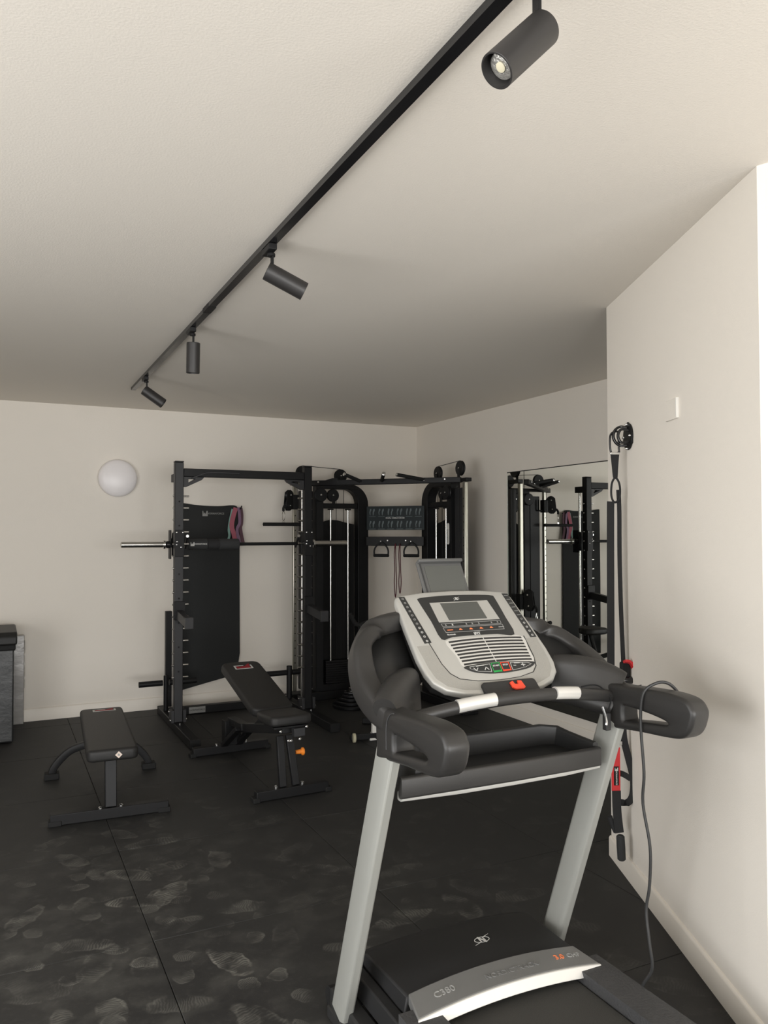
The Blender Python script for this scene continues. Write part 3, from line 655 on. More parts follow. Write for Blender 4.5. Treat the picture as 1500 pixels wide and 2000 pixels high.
# ------------------------------------------------------------------ adjustable bench
ab = thing('adjustable_bench', 'black adjustable weight bench with raised backrest and orange adjuster knob', 'weight bench', (1.6, 5.1, 0), math.radians(2))
bt, bb = V((0, .49, .68)), V((0, -.24, .487)); q = (bt-bb).normalized(); L = (bt-bb).length; nn = X.cross(q)
plate(MB(), [rrect(.285, L, .06, 5)], (bt+bb)/2-nn*.03, X, q, .06, .018).build('backrest', 'vinyl', ab, local=True)
bench_logo(ab, bt-q*.105+nn*.0005, X, q, .13, .06)
plate(MB(), [rrect(.27, .30, .045, 5)], (0, -.405, .462), X, V((0, 1, -.06)).normalized(), .06, .018).build('seat', 'vinyl', ab, local=True)
MB().bar(bb+q*.02-nn*.085, bt-q*.25-nn*.085, .05, .045, X).build('backrest_frame', 'black_metal', ab, .004, local=True)
MB().bar((0, -.46, .405), (0, .42, .22), .06, .06, X).build('spine', 'black_metal', ab, .004, local=True)
MB().box((-.11, -.53, .420), (.11, -.30, .4325)).build('seat_plate', 'black_metal', ab, .002, local=True)
MB().box((.015, -.548, .368), (.085, -.50, .418)).build('seat_bracket', 'grey_metal', ab, .003, local=True)
for x, z in ((-.075, .412), (.092, .424), (-.025, .352), (-.008, .350), (.048, .354)):
    MB().lathe((x, -.55, z), -Y, [(.0085, 0), (.0085, .006), (.005, .009)], 12).build('bolt', 'bolt', ab, local=True)
for s in (-1, 1):
    MB().bar((s*.042, -.50, .065), (s*.030-.01, -.44, .36), .045, .03, X).build('front_leg', 'black_metal', ab, .004, local=True)
    MB().lathe((s*.085, -.50, .065), Z, [(.010, 0), (.010, .012), (.005, .016)], 12).build('bolt', 'bolt', ab, local=True)
    MB().lathe((s*.11-.02, .60, .065), Z, [(.010, 0), (.010, .012), (.005, .016)], 12).build('bolt', 'bolt', ab, local=True)
    MB().bar((s*.05, .33, .24), (s*.055-.02, .60, .065), .05, .03, X).build('rear_leg', 'black_metal', ab, .004, local=True)
MB().box((-.075, .57, .065), (.045, .66, .24)).build('rear_post', 'black_metal', ab, .004, local=True)
MB().bar((-.015, .615, .235), (-.015, .30, .25), .06, .05, X).build('rear_arm', 'black_metal', ab, .004, local=True)
for nm, y, x0, x1 in (('front_foot', -.50, -.215, .25), ('rear_foot', .62, -.30, .26)):
    f = MB().box((x0, y-.03, .006), (x1, y+.03, .065)).build(nm, 'black_metal', ab, .004, local=True)
    for x in (x0, x1): MB().box((x-.022, y-.033, 0), (x+.022, y+.033, .03)).build('rubber_cap', 'black_matte', f, .005, local=True)
kn = MB().lathe((.065, -.44, .245), X, [(.012, 0), (.014, .02), (.014, .035), (.024, .042), (.024, .052), (.018, .056)], 20).build('adjuster_knob', 'orange', ab, local=True)
MB().bar((-.02, -.12, .40), (-.02, .06, .30), .012, .06, X).build('ladder_plate', 'black_metal', ab, .002, local=True)

# ------------------------------------------------------------------ padded box and sheet on the left
bx = thing('padded_box', 'tall black vinyl padded box with overhanging lid at the left edge', 'padded box', (-.25, 6.95, 0))
MB().box((-.62, 6.70, .01), (.135, 7.30, .74)).build('body', 'box_vinyl', bx, .012, 3)
lid = MB().sweep([(-.66, 6.985, .80), (.155, 6.985, .80)], [(-.045, -.325), (.015, -.325), (.05, -.29), (.05, .29), (.015, .325), (-.045, .325)], Z).build('lid', 'vinyl', bx, .012, 3)
MB().box((-.64, 6.675, .715), (.145, 7.315, .7545)).build('band', 'black_matte', bx, .006)
MB().tube([(-.62, 6.698, .712), (.137, 6.698, .712), (.137, 7.30, .712)], .005, 8).build('piping', 'vinyl', bx)
sh = thing('wrapped_panel', 'narrow grey plastic-wrapped panel standing on edge behind the padded box', 'panel', (.1, 7.36, 0))
MB().box((-.5, 7.34, .0), (.225, 7.40, .745)).build('board', 'plastic_sheet', sh, .004)
MB().sweep(smooth([(.2275, 7.345, .70), (.230, 7.37, .60), (.2285, 7.352, .48), (.231, 7.385, .40), (.2285, 7.36, .30)], 5), [(-.012, -.001), (.012, -.001), (.012, .001), (-.012, .001)], Y).build('film_fold', 'plastic_sheet', sh)

# ------------------------------------------------------------------ treadmill
XC = 1.452
tm = thing('treadmill', 'silver and black treadmill with tilted console and grey uprights, in the foreground', 'treadmill', (XC, 1.8, 0))
def T(x, y, z): return V((XC+x, y, z))
# base frame and deck
for s in (-1, 1):
    r = MB().box((XC+s*.40-.03, 1.95, .012), (XC+s*.40+.03, 2.50, .075)).build('base_rail', 'tm_dark', tm, .008)
    MB().box((XC+s*.40-.035, 2.40, 0), (XC+s*.40+.035, 2.47, .012)).build('rubber_foot', 'black_matte', r)
    MB().cyl(T(s*.40-.028, 2.51, .036), T(s*.40+.028, 2.51, .036), .034).build('transport_wheel', 'black_matte', r, .003)
MB().box((XC-.3695, 2.44, .02), (XC+.3695, 2.49, .07)).build('base_cross', 'tm_dark', tm, .006)
MB().box((XC-.255, .62, .125), (XC+.255, 2.10, .150)).build('running_belt', 'belt', tm, .004)
MB().box((XC-.27, .66, .075), (XC+.27, 2.2, .124)).build('deck_frame', 'tm_dark', tm, .006)
for s in (-1, 1):
    a = MB().sweep([T(s*.317, .60, .13), T(s*.317, 2.10, .13)], [(-.057, -.055), (.057, -.055), (.057, .012), (.045, .026), (-.045, .026), (-.057, .020)], X).build('foot_rail', 'rail_grey', tm)
    dm = MB()
    for k in range(40):
        for c in range(3): dm.lathe(T(s*(.288+.027*c), .66+.033*k+(c % 2)*.016, .1555), Z, [(.008, 0), (.006, .0016)], 8)
    d = dm.build('grip_dots', 'rail_grey', a); d['kind'] = 'stuff'
    MB().box((XC+s*.317-.06, .56, .02), (XC+s*.317+.06, .60, .15)).build('rear_cap', 'tm_dark', a, .01)
for s in (-1, 1): MB().box((XC+s*.30-.03, .62, 0), (XC+s*.30+.03, .70, .0745)).build('rear_foot', 'black_matte', tm, .006)
# motor hood: black cover, silver band arching across
def across(fn, w, n=16): return [(w*(2*k/n-1), fn(2*k/n-1)) for k in range(n+1)]
def loft(rows, name, material, parent, bevel=0):
    """rows: lists of equal length of points -> closed skin with end caps"""
    mb = MB(); n = len(rows[0]); vs = [p for r in rows for p in r]; fs = []
    R = len(rows)
    for i in range(R):
        j = (i+1) % R
        for k in range(n-1): fs.append((i*n+k, i*n+k+1, j*n+k+1, j*n+k))
    fs.append(tuple(i*n for i in range(R))); fs.append(tuple(i*n+n-1 for i in reversed(range(R))))
    return mb.add(vs, fs).build(name, material, parent, bevel)
def row(w, y, z, az=0, ay=0, n=16): return [T(w*(2*k/n-1), y+ay*(1-(2*k/n-1)**2), z+az*(1-(2*k/n-1)**2)) for k in range(n+1)]
hood = loft([row(.318, 2.150, .196, .018, .012), row(.330, 2.42, .196, .022), row(.325, 2.50, .165, .018), row(.32, 2.56, .09, .01), row(.32, 2.56, .076), row(.335, 2.14, .1525)], 'motor_hood', 'hood_black', tm, .006)
band_ = loft([row(.316, 2.149, .204, .018, .012), row(.338, 2.045, .190, .020, .012), row(.340, 2.028, .160, .018, .012), row(.336, 2.055, .157, .010, .012), row(.316, 2.149, .17, .018, .012)], 'hood_band', 'hood_grey', tm, .004)
loft([row(.3385, 2.046, .189, .020, .012), row(.341, 2.040, .188, .020, .012), row(.3435, 2.024, .160, .018, .012), row(.3405, 2.027, .159, .018, .012)], 'band_lip', 'silver_lite', band_, .0015)
for s in (-1, 1):
    MB().box((XC+s*.352-.02, 2.0, .075), (XC+s*.352+.02, 2.5, .15)).build('hood_side', 'hood_black', tm, .006)
# lettering on the band and the hood (band slopes down to the user)
bn = V((0, 2.149-2.045, .204-.190)).normalized()
def band_pt(x, f, lift=.0012):
    k = 1-(x/.327)**2; return T(x, 2.045+(2.149-2.045)*f+.012*k, .190+.014*f+.019*k+lift)
text(MB(), 'C380', band_pt(-.215, .50, -.0005), (band_pt(-.16, .5)-band_pt(-.27, .5)), bn, .034, .0022).build('model_lettering', 'dim_print', band_)
text(MB(), 'NORDICTRACK', band_pt(.03, .42, .0002), (band_pt(.1, .42)-band_pt(-.04, .42)), bn, .028, .0014).build('embossed_lettering', 'hood_grey', band_)
text(MB(), '3.0', band_pt(.222, .52, -.0005), (band_pt(.26, .5)-band_pt(.19, .5)), bn, .030, .0022).build('power_lettering', 'orange_print', band_)
text(MB(), 'CHP', band_pt(.277, .52, -.0005), (band_pt(.30, .5)-band_pt(.25, .5)), bn, .026, .0022).build('power_lettering', 'dim_print', band_)
def nlogo(o, ux, uy, s, material, parent, ext=.0008):
    """N in a broken oval crossed by a long rising stroke"""
    mb = MB(); e = lambda a, b, k0, k1: [(a*math.cos(math.radians(t)), b*math.sin(math.radians(t))) for t in range(k0, k1, 10)]
    plate(mb, [e(.62*s, .35*s, 0, 360), e(.565*s, .31*s, 0, 360)[::-1]], o, ux, uy, ext)
    mb.prism([(-.24*s, -.33*s), (-.16*s, -.33*s), (-.09*s, .12*s), (.10*s, -.40*s), (.22*s, -.40*s), (.26*s, .33*s), (.18*s, .33*s), (.12*s, -.08*s), (-.08*s, .40*s), (-.20*s, .40*s)], V(o), ux, uy, ext, -ext/2)
    mb.prism([(-.86*s, -.50*s), (-.30*s, -.32*s), (-.34*s, -.27*s)], V(o), ux, uy, ext, -ext/2)
    mb.prism([(.86*s, .50*s), (.30*s, .32*s), (.34*s, .27*s)], V(o), ux, uy, ext, -ext/2)
    return mb.build('logo', material, parent)
nlogo(T(.045, 2.295, .2185), X, V((0, 1, .015)).normalized(), .047, 'white_print', hood)
# uprights
for s in (-1, 1):
    wu = .428 if s < 0 else .402
    u = MB().sweep([T(s*wu, 2.392, .05), T(s*(wu+.002), 2.04, .985)], [(-.024, -.03), (-.013, -.046), (.013, -.046), (.024, -.03), (.024, .036), (.016, .046), (-.016, .046), (-.024, .036)], X).build('upright', 'upright_paint', tm, .004)
    MB().sweep([T(s*wu, 2.396, .04), T(s*wu, 2.391, .0495)], rrect(.054, .098, .012, 3), X).build('upright_shoe', 'tm_dark', u)
    MB().box((XC+s*wu-.024, 2.33, .0), (XC+s*wu+.024, 2.47, .0395)).build('upright_foot', 'tm_dark', tm, .006)
# handrails with a slot, one body per side
arm_o = smooth2([(2.082, .947), (2.0, .957), (1.90, .968), (1.80, .975), (1.735, .985), (1.70, 1.012), (1.683, 1.06), (1.69, 1.085), (1.715, 1.105), (1.78, 1.112), (1.88, 1.108), (1.98, 1.10), (2.05, 1.098), (2.092, 1.085), (2.092, 1.04), (2.086, .985)], 4)
arm_h = smooth2([(1.958, 1.038), (1.972, 1.032), (1.972, .996), (1.955, .992), (1.87, 1.004), (1.80, 1.012), (1.79, 1.022), (1.85, 1.032)], 3)
for s in (-1, 1):
    a = plate(MB(), [arm_o, arm_h], T(s*.418, 0, 0), Y, Z, .074, .014).build('handrail', 'tm_plastic', tm)
    # loop sweeping up and inwards to the back of the console
    dz = .02 if s < 0 else -.018
    pts = smooth([T(s*.425, 2.03, 1.062), T(s*.434, 2.105, 1.088), T(s*.436, 2.20, 1.14), T(s*.422, 2.265, 1.20+dz), T(s*.38, 2.31, 1.245+dz), T(s*.32, 2.345, 1.272+dz), T(s*.22, 2.375, 1.285+dz)], 6)
    N_ = len(pts)
    sides = [X.lerp(V((.45, .9, .1)) if s < 0 else V((.45, -.9, -.1)), max(0, (k/(N_-1)-.5)/.5)) for k in range(N_)]
    MB().sweep(pts, rrect(.056, .074, .016, 4), sides, False, [1.0+.25*math.sin(PI*min(1, k/(N_*.55))) - .3*max(0, k/(N_-1)-.5) for k in range(N_)]).build('console_arm', 'tm_plastic', tm)
    # pivot cover facing the user, from handrail to console
    pc_ = smooth([T(s*.425, 2.04, 1.058), T(s*.39, 2.08, 1.078), T(s*.34, 2.14, 1.095), T(s*.28, 2.20, 1.10)], 6)
    MB().sweep(pc_, [(p, q) for p, q in rrect(.072, .165, .034, 5)], Y, False, [.96+.1*math.sin(PI*k/(len(pc_)-1)) for k in range(len(pc_))]).build('pivot_cover', 'tm_plastic', tm)
    MB().tube(smooth([T(s*.4562, 1.965, 1.10), T(s*.4565, 1.99, 1.09), T(s*.4565, 2.01, 1.06), T(s*.4562, 2.012, .99)], 4), .0016, 6).build('seam', 'rail_grey', a)
# dark panel closing each loop
    MB().add([T(s*.40, 2.10, 1.06), T(s*.41, 2.21, 1.13), T(s*.395, 2.275, 1.20), T(s*.345, 2.325, 1.25), T(s*.20, 2.38, 1.285), T(s*.20, 2.26, 1.12), T(s*.30, 2.18, 1.08)], [tuple(range(7))]).build('loop_panel', 'tm_dark', tm).modifiers.new('thick', 'SOLIDIFY').thickness = .008
# console
cB, cq = T(0, 2.10, 1.119), V((0, .300, .265)).normalized(); cn = X.cross(cq)
def cp(p, q, h=0): return cB+X*p+cq*q+cn*h
sym = lambda L: L+[(-p, q) for p, q in reversed(L)]
co = sym([(0, -.034), (.07, -.032), (.15, -.022), (.205, -.002), (.237, .03), (.25, .07), (.253, .13), (.246, .26), (.236, .375), (.228, .397), (.205, .407), (.12, .418), (.0, .422)])
def clean(L): return [p for i, p in enumerate(L) if p != L[i-1]]
con = plate(MB(), [clean(co)], cp(0, 0, -.014), X, cq, .028, .009).build('console', 'silver', tm)
cs = sym([(0, -.02), (.15, -.008), (.225, .04), (.24, .10), (.225, .36), (.19, .395), (0, .405)])
plate(MB(), [clean(cs)], cp(0, 0, -.048), X, cq, .04, .012).build('console_shell', 'tm_dark', tm)
MB().obox(cp(0, .20, -.085), X, cq, cn, .34, .26, .04).build('console_back', 'tm_dark', tm, .01)
def flat(loops, h, t, name, material, parent, bev=0): return plate(MB(), loops, cp(0, 0, h), X, cq, t, bev).build(name, material, parent)
# speckled lower field and its border groove
def ushape(o_, i_):
    """U from right half outlines (centre first) of the outer and inner line"""
    full_ = lambda L: [(-p, q) for p, q in reversed(L[1:])]+L
    return full_(o_)+full_(i_)[::-1]
flat([ushape([(0, -.018), (.07, -.015), (.14, -.008), (.195, .012), (.222, .045), (.232, .09), (.236, .178)], [(0, .018), (.08, .022), (.14, .036), (.165, .06), (.178, .10), (.187, .178)])], .0003, .0008, 'textured_field', 'speckle', con)
flat([ushape([(0, .0160), (.08, .020), (.142, .0340), (.1675, .0585), (.1805, .10), (.1895, .19)], [(0, .018), (.08, .022), (.14, .036), (.165, .06), (.178, .10), (.187, .19)])], .0006, .0016, 'groove', 'tm_dark', con)
dk = flat([smooth2([(-.146, .386), (-.10, .392), (.0, .396), (.11, .392), (.155, .386), (.162, .37), (.160, .28), (.155, .20), (.09, .206), (0.0, .208), (-.09, .206), (-.135, .20), (-.140, .28), (-.150, .37)], 3)], .0004, .0012, 'display_panel', 'panel_black', con)
bz = flat([[(-.112, .363), (.124, .363), (.131, .272), (-.113, .272)]], .0012, .0012, 'bezel', 'silver', dk)
flat([[(-.0725, .358), (.079, .358), (.082, .278), (-.071, .279)]], .002, .0012, 'screen', 'screen', dk)
for nm, z0, z1 in (('key_row', .2665, .2510), ('key_row', .2475, .2255)):
    flat([[(-.11, z0), (.13, z0), (.127, z1), (-.107, z1)], [(-.1085, z0-.0015), (.1285, z0-.0015), (.1255, z1+.0015), (-.1055, z1+.0015)][::-1]], .0013, .0008, nm, 'dim_print', dk)
for k in range(6):
    p = -.086+.041*k
    plate(MB(), [[(-.011, -.002), (.011, -.002), (.011, .001), (-.011, .001)] if k in (0, 5) else [(-.007, -.0028), (.007, -.0032), (.002, .0035), (-.003, .0032)]], cp(p, .237, .0014), X, cq, .0008).build('key', 'orange_print' if k < 5 else 'dim_print', dk)
for p in (-.093, -.067, -.012, .012, .038, .09, .115):
    plate(MB(), [[(-.003, -.003), (.003, -.003), (.001, .004), (-.001, .004)]], cp(p, .259, .0014), X, cq, .0008).build('key', 'white_print' if p == -.067 else 'dim_print', dk)
text(MB(), 'iFIT', cp(.01, .2135, .0012), X, cq, .017, .0005, .0004).build('lettering', 'white_print', dk)
text(MB(), 'Bluetooth', cp(-.09, .2165, .0012), X, cq, .008, .0005, .0001).build('lettering', 'white_print', dk)
nlogo(cp(.003, .3775, .0013), X, cq, .0175, 'white_print', dk, .0006)
# quick-key strips at both sides
for s, pts in ((-1, [(-.218, .397), (-.196, .397), (-.178, .189), (-.204, .187)]), (1, [(.203, .394), (.226, .391), (.238, .182), (.213, .182)])):
    st = flat([pts], .0006, .0014, 'quick_keys', 'panel_black', con)
    for k in range(11):
        f = k/11+.05; a = V((pts[0][0]+pts[1][0], pts[0][1]+pts[1][1]))/2; b = V((pts[2][0]+pts[3][0], pts[2][1]+pts[3][1]))/2; c = a.lerp(b, f)
        if s < 0 or k > 5: MB().ring(cp(c.x, c.y, .0016), cn, .0042, .0026, .0006, 14).build('key', 'white_print' if k > 6 else 'dim_print', st)
        else: plate(MB(), [[(-.008, -.0012), (.008, -.0012), (.008, .0012), (-.008, .0012)]], cp(c.x, c.y, .0016), X, cq, .0006).build('key', 'dim_print', st)
# speaker vents: eight arched slots, split by a centre web
vent = flat([smooth2([(-.125, .19), (-.06, .197), (.02, .199), (.10, .196), (.182, .188), (.176, .13), (.168, .078), (.09, .088), (.02, .091), (-.05, .089), (-.105, .080), (-.113, .13)], 3)], .0004, .0014, 'vent_field', 'silver_lite', con)
for k in range(8):
    f = k/7; q0 = .184-.0138*k; x0 = -.115+.014*f; x1 = .174-.010*f
    for a, b in ((x0, .021), (.025, x1)):
        n = 6; top_ = []; bot_ = []
        for i in range(n+1):
            p = a+(b-a)*i/n; arch = .007*(1-((p-.023)/.15)**2); top_.append((p, q0+arch+.0028)); bot_.append((p, q0+arch-.0042))
        flat([top_+bot_[::-1]], .0010, .0014, 'vent_slot', 'tm_dark', vent)
pan = flat([smooth2([(-.104, .080), (-.06, .085), (.02, .0875), (.10, .083), (.163, .077), (.160, .064), (.125, .051), (.06, .044), (.02, .043), (-.025, .045), (-.075, .055), (-.101, .070)], 3)], .0012, .0016, 'control_panel', 'panel_black', con)
gl_ = [(-.086, .078), (-.006, .083), (-.014, .050), (-.06, .056), (-.088, .070)]
gr_ = [(.072, .081), (.14, .075), (.152, .068), (.120, .056), (.066, .049)]
for lp in (gl_, gr_):
    cx = sum(p for p, q in lp)/5; cy = sum(q for p, q in lp)/5
    flat([lp, [(cx+(p-cx)*.96, cy+(q-cy)*.92) for p, q in lp][::-1]], .0022, .0006, 'key_outline', 'white_print', pan)
for nm, lp in (('green', [(-.002, .0845), (.031, .0845), (.025, .048), (-.008, .047)]), ('key_red', [(.034, .0845), (.067, .0835), (.062, .050), (.029, .048)])):
    cx = sum(p for p, q in lp)/4; cy = sum(q for p, q in lp)/4
    flat([lp, [(cx+(p-cx)*.86, cy+(q-cy)*.84+.001) for p, q in lp][::-1]], .0024, .001, 'start_key' if nm == 'green' else 'stop_key', nm, pan)
    text(MB(), 'START' if nm == 'green' else 'STOP', cp(cx+.002, cy+.007, .0022), X, cq, .0085, .0005, .0002).build('lettering', 'white_print', pan)
    lo = [(cx+(p-cx)*.8, cy-.014+(q-cy)*.1) for p, q in lp]; flat([[(p-.003, q) for p, q in lo]], .0024, .001, 'key_bar', nm, pan)  # plain coloured bar along the foot of each key
def stroke(pts, wd, material, parent, name='symbol'):
    m_ = MB()
    m_.sweep([cp(p, q, .0023) for p, q in pts], [(-wd/2, -.0003), (wd/2, -.0003), (wd/2, .0003), (-wd/2, .0003)], [cn.cross(cp(*pts[1])-cp(*pts[0])).normalized()]*len(pts)); return m_.build(name, material, parent)
for pts in ([(-.074, .072), (-.067, .060)], [(-.067, .060), (-.058, .071)], [(-.036, .060), (-.027, .071)], [(-.027, .071), (-.020, .060)], [(.079, .068), (.089, .067)], [(.110, .069), (.126, .067)], [(.1185, .077), (.1165, .060)], [(.086, .0775), (.108, .0765)], [(-.062, .0775), (-.03, .0795)]):
    stroke(pts, .0024, 'white_print', pan)
# tablet holder flap at the top
hb, ht = cp(0, .400, -.03), T(0, 2.500, 1.497); hq = (ht-hb).normalized(); hn = X.cross(hq)
tf = plate(MB(), [rrect(.186, (ht-hb).length, .008, 3)], (hb+ht)/2+X*-.004, X, hq, .010, .003).build('tablet_holder', 'holder', tm)
MB().obox(ht-hq*.006+hn*.012+X*-.004, X, hq, hn, .182, .012, .026).build('holder_lip', 'holder', tf, .003)
plate(MB(), [rrect(.15, (ht-hb).length-.035, .004, 2)], (hb+ht)/2+hn*.0055+X*.004-hq*.004, X, hq, .002).build('holder_pad', 'screen', tf)
MB().tube([hb+X*-.085+hn*.006, ht+X*-.085+hn*.006], .003, 6).build('holder_edge', 'tm_dark', tf)
# pulse bar, key housing, safety key
pb = [T(x, 2.035-.035*(1-(x/.40)**2), 1.055+.042*(1-(x/.40)**2)) for x in [(-.385+.77*k/24) for k in range(25)]]
pbar = MB().sweep(pb, circ(.017, 14, .020), Y).build('pulse_bar', 'tm_plastic', tm)
for k0, k1 in ((5, 10), (16, 20)):
    pp = [p+V((0, -.003, .004)) for p in pb[k0:k1]]
    MB().sweep(pp, circ(.0185, 14, .0205), Y).build('pulse_sensor', 'silver_lite', pbar)
kh = plate(MB(), [rrect(.205, .072, .012, 4)], cp(.02, -.030, .0), X, cq, .026, .006).build('key_housing', 'tm_dark', tm)
sk = plate(MB(), [[(-.024, .012), (-.012, .016), (-.010, .004), (.002, .002), (.006, .016), (.02, .014), (.024, -.012), (.015, -.018), (-.014, -.016), (-.024, -.008)]], cp(.04, -.021, .017), X, cq, .008, .002).build('safety_key', 'key_red', kh)
# clip cord from the key to the right
MB().tube(smooth([T(.26, 2.03, 1.10), T(.30, 2.02, 1.105), T(.345, 2.03, 1.09), T(.365, 2.01, 1.06), T(.36, 2.01, 1.03), T(.35, 2.01, 1.01)], 5), .0025, 6).build('clip_cord', 'black_matte', tm)
cl = MB().box((XC+.338, 2.0, .955), (XC+.358, 2.02, 1.012)).build('clip', 'tm_dark', tm, .003)
MB().tube(smooth([T(.325, 2.005, 1.035), T(.332, 2.0, 1.01), T(.338, 2.0, .985), T(.337, 2.0, .975)], 4), .004, 6).build('clip_spring', 'bolt', tm)
# accessory tray between the uprights with a raised rim
to = [(-.385, .838), (-.385, .878), (.35, .878), (.35, .838)]
tr2 = MB().box((XC-.335, 2.04, .842), (XC+.335, 2.26, .858)).build('tray', 'tm_dark', tm, .004)
MB().sweep([T(-.40, 2.036, .866), T(-.2, 2.030, .866), T(0, 2.027, .866), T(.2, 2.030, .866), T(.337, 2.036, .866)], rrect(.062, .022, .008, 3), Z).build('tray_front', 'tm_plastic', tr2)
MB().sweep([T(-.333, 2.05, .867), T(-.333, 2.19, .872), T(-.325, 2.245, .88), T(-.27, 2.265, .885), T(.27, 2.265, .885), T(.325, 2.245, .88), T(.333, 2.19, .872), T(.333, 2.05, .867)], rrect(.085, .02, .007, 3), Z).build('tray_rim', 'tm_dark', tr2)
MB().sweep([T(-.395, 2.05, .838), T(-.2, 2.046, .833), T(0, 2.045, .832), T(.2, 2.046, .833), T(.34, 2.05, .838)], rrect(.026, .03, .006, 2), Z).build('tray_trim', 'silver', tr2)
# cord looped over the right handrail, running down to the foot rail
tag(MB().tube(smooth([T(.50, 1.84, 1.06), T(.475, 1.83, 1.10), T(.445, 1.84, 1.128), T(.41, 1.855, 1.128), T(.376, 1.875, 1.095), T(.374, 1.885, 1.0), T(.376, 1.875, .85), T(.38, 1.885, .75), T(.388, 1.865, .62), T(.389, 1.87, .50), T(.384, 1.88, .42), T(.381, 1.865, .33), T(.386, 1.86, .25), T(.379, 1.89, .19), T(.379, 1.915, .12), T(.39, 1.94, .03), T(.41, 1.97, .008), T(.47, 2.1, .008)], 6), .0050, 8).build('power_cord', 'tm_dark'), 'thin black cord looped over the right treadmill handrail and hanging down', 'cord')

# ------------------------------------------------------------------ suspension trainer on the near wall
an = thing('wall_anchor', 'black round wall anchor bracket with ring for the suspension straps', 'wall anchor', nw(1.225, 2.045))
SD = (rt*.95+NT*.05).normalized(); SF = SD.cross(Z)      # strap faces look back towards the room
def sp(a, z, f=0): return nw(1.222, z, .06)+SD*a+SF*f
plate(MB(), [[(.062*math.cos(math.radians(a)), .062*math.sin(math.radians(a))) if a % 120 != 90 else (.068*math.cos(math.radians(a)), .068*math.sin(math.radians(a))) for a in range(0, 360, 10)]], nw(1.215, 2.045, .005), NT, Z, .008, .002).build('base_plate', 'black_metal', an)
MB().sweep(smooth([nw(1.215, 2.085, .01), sp(.022, 2.092), sp(-.004, 2.075), sp(-.012, 2.045), sp(.0, 2.018), sp(.022, 2.004), nw(1.215, 2.005, .01)], 5), rrect(.016, .011, .003, 2), SF).build('eye', 'black_gloss', an)
MB().sweep(smooth([nw(1.19, 2.07, .01), nw(1.19, 2.075, .045), nw(1.19, 2.045, .06), nw(1.19, 2.015, .045), nw(1.19, 2.02, .01)], 5), rrect(.016, .011, .003, 2), NT).build('eye', 'black_gloss', an)
for ds, dz in ((.0, .055), (.0, -.055), (.045, .0), (-.045, .0)): bolt(nw(1.215+ds, 2.045+dz, .009), NN, an, .006)
su = thing('suspension_trainer', 'black suspension straps with red details hanging along the nearest wall', 'suspension trainer', nw(1.22, 1.5))
def strap(pts, wd, name, material, thick=.003, side=None, closed=False, k=5, taper=None):
    pts = smooth([sp(*p) for p in pts], k, closed); n_ = len(pts)
    return MB().sweep(pts, [(-wd/2, -thick/2), (wd/2, -thick/2), (wd/2, thick/2), (-wd/2, thick/2)], side or SD, closed, [1+(taper-1)*i/(n_-1) for i in range(n_)] if taper else None).build(name, material, su)
MB().tube(smooth([sp(-.022, 1.972), sp(-.028, 2.03), sp(-.02, 2.06), sp(.006, 2.07), sp(.012, 2.05), sp(.014, 1.99), sp(.012, 1.972)], 5, True), .005, 8, True).build('carabiner', 'black_gloss', su)
strap([(-.005, 1.972), (-.005, 1.92), (-.004, 1.855)], .042, 'anchor_strap', 'webbing', .006, None, False, 5, .5)
MB().obox(sp(-.005, 1.968), SD, Z, SF, .044, .012, .011).build('strap_bar', 'bolt', su, .002)
MB().tube(smooth([sp(-.004, 1.855), sp(-.020, 1.83), sp(-.024, 1.78), sp(-.016, 1.748), sp(-.002, 1.742), sp(.014, 1.76), sp(.018, 1.80), sp(.012, 1.835)], 5, True), .005, 8, True).build('equaliser_loop', 'webbing', su)
strap([(-.028, 1.745, .004), (-.030, 1.70, .006), (-.032, 1.5, .006), (-.034, 1.2, .006), (-.036, .90, .006), (-.036, .72, .006)], .034, 'main_strap', 'webbing', .003)
strap([(.012, 1.80, -.006), (.016, 1.70, -.008), (.016, 1.5, -.01), (.020, 1.25, -.01), (.028, 1.02, -.01), (.03, .99, -.01)], .020, 'main_strap', 'webbing', .003)
# cam buckle with the red pull tab
MB().obox(sp(.032, .965, 0), SD, Z, SF, .045, .085, .03).build('buckle', 'black_matte', su, .008)
MB().lathe(sp(.014, .925, .012), SD, [(.014, 0), (.017, .006), (.017, .05), (.013, .058)], 16).build('roller', 'black_gloss', su)
strap([(.022, 1.012, .02), (.046, 1.008, .018), (.064, .985, .018), (.074, .945, .018)], .026, 'pull_tab', 'red', .012, SF.lerp(V((0, 0, 1)), .3))
strap([(.012, .93, .016), (.012, .84, .012), (.012, .76, .01)], .036, 'lower_strap', 'webbing', .004)
MB().obox(sp(-.004, .735, .012), SD, Z, SF, .03, .03, .006).build('red_band', 'red', su, .001)
MB().obox(sp(-.012, .64, .014), SD, Z, SF, .045, .018, .01).build('metal_buckle', 'bolt', su, .003)
strap([(.018, .745, .004), (.022, .66, .004), (.040, .58, .004), (.060, .50, .004), (.066, .45, .004), (.058, .395, .006), (.034, .368, .008), (-.004, .372, .01)], .032, 'foot_loop', 'webbing', .003)
strap([(-.01, .505, .006), (.02, .495, .006), (.052, .475, .006)], .026, 'cross_strap', 'webbing', .003, Z)
rl = MB().obox(sp(-.022, .525, .02), SD, Z, SF, .040, .195, .005).build('red_label', 'red', su, .001)
MB().obox(sp(-.021, .495, .0235), SD, Z, SF, .022, .085, .003).build('label_patch', 'black_matte', rl)
mark(MB(), sp(-.021, .525, .0252), SD, Z, .015).build('emblem', 'white_print', rl)
text(MB(), 'NORMAFORCE', sp(-.021, .486, .0256), Z*-1, SD, .0095, .0004, .0002).build('lettering', 'white_print', rl)
strap([(-.018, .425, .014), (-.016, .33, .014), (-.006, .235, .014)], .040, 'handle_strap', 'webbing', .004)
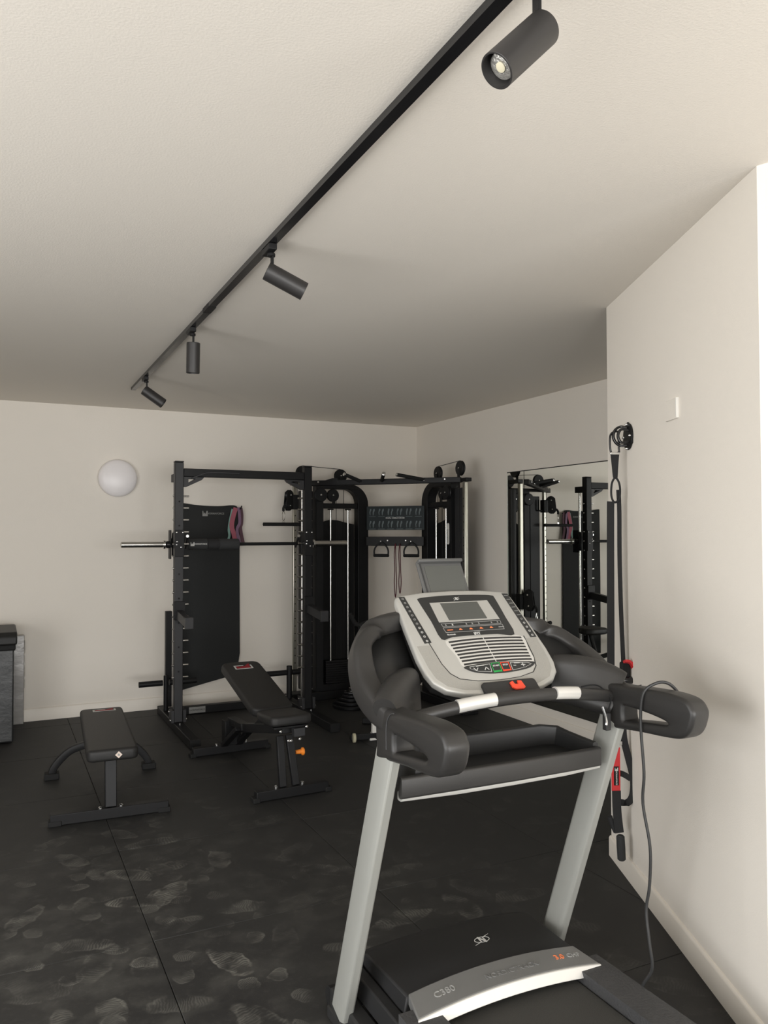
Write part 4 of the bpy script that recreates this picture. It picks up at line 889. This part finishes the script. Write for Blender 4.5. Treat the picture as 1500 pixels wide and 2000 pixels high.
MB().lathe(sp(-.002, .225, .014), V((.03, -.03, -1)), [(.012, 0), (.0185, .006), (.0195, .05), (.0185, .108), (.012, .114)], 18).build('handle_grip', 'pad_foam', su)
MB().tube(smooth([sp(-.045, .305), sp(-.034, .27), sp(-.018, .235)], 4), .012, 10).build('handle_loop', 'webbing', su)

# ------------------------------------------------------------------ folded exercise bike behind the treadmill
bk = thing('exercise_bike', 'exercise bike with white frame leg mostly hidden behind the treadmill', 'exercise bike', (2.75, 5.6, 0))
MB().bar((2.645, 5.55, .025), (2.655, 5.56, .235), .045, .03, X).build('frame_leg', 'white_paint', bk, .003)
MB().bar((2.655, 5.56, .24), (2.80, 5.86, .62), .045, .035, X).build('frame_tube', 'white_paint', bk, .003)
fb_ = MB().bar((2.46, 5.60, .035), (2.86, 5.50, .035), .05, .05, Z).build('front_stabiliser', 'black_metal', bk, .006)
for p in ((2.475, 5.585), (2.85, 5.49)): MB().lathe((p[0]-.012, p[1]-.03, .036), V((.97, -.24, 0)), [(.012, 0), (.034, .002), (.036, .012), (.034, .022), (.012, .024)], 24).build('transport_wheel', 'cream', fb_)
for dx in (-.03, .03): MB().lathe((2.645+dx, 5.545, .045), Z, [(.008, 0), (.008, .02), (.004, .024)], 10).build('bolt', 'bolt', bk)
MB().box((2.60, 5.528, .005), (2.69, 5.575, .022)).build('leg_foot', 'white_paint', bk, .003)
MB().bar((2.80, 5.86, .62), (2.68, 5.90, .86), .03, .03, X).build('handle_post', 'black_metal', bk, .004)
MB().tube(smooth([(2.585, 5.88, .945), (2.61, 5.89, .91), (2.64, 5.90, .865), (2.68, 5.90, .853), (2.73, 5.90, .865), (2.775, 5.88, .878)], 5), .017, 12).build('handlebar', 'black_matte', bk)
MB().bar((2.95, 5.95, .03), (2.72, 5.72, .50), .04, .03, X).build('rear_leg', 'black_metal', bk, .004)
MB().bar((2.78, 6.07, .03), (3.12, 5.84, .03), .05, .05, Z).build('rear_stabiliser', 'black_metal', bk, .006)
MB().lathe((2.81, 5.63, .34), V((.9, -.43, 0)), [(.03, 0), (.12, .004), (.125, .04), (.03, .05)], 32).build('flywheel_cover', 'white_paint', bk)
MB().lathe((2.855, 5.61, .34), V((.9, -.43, 0)), [(.03, 0), (.06, .003), (.05, .012), (.02, .014)], 24).build('crank', 'red', bk)
plate(MB(), [smooth2([(-.11, -.12), (-.13, 0), (-.03, .13), (.03, .13), (.13, 0), (.11, -.12), (0, -.14)], 4)], (2.93, 5.98, .66), X, Y, .06, .02).build('saddle', 'vinyl', bk)
MB().cyl((2.90, 5.92, .40), (2.93, 5.98, .635), .02).build('seat_post', 'black_metal', bk)
MB().bar((2.72, 5.72, .50), (2.90, 5.92, .40), .04, .035, Z).build('seat_tube', 'black_metal', bk, .004)
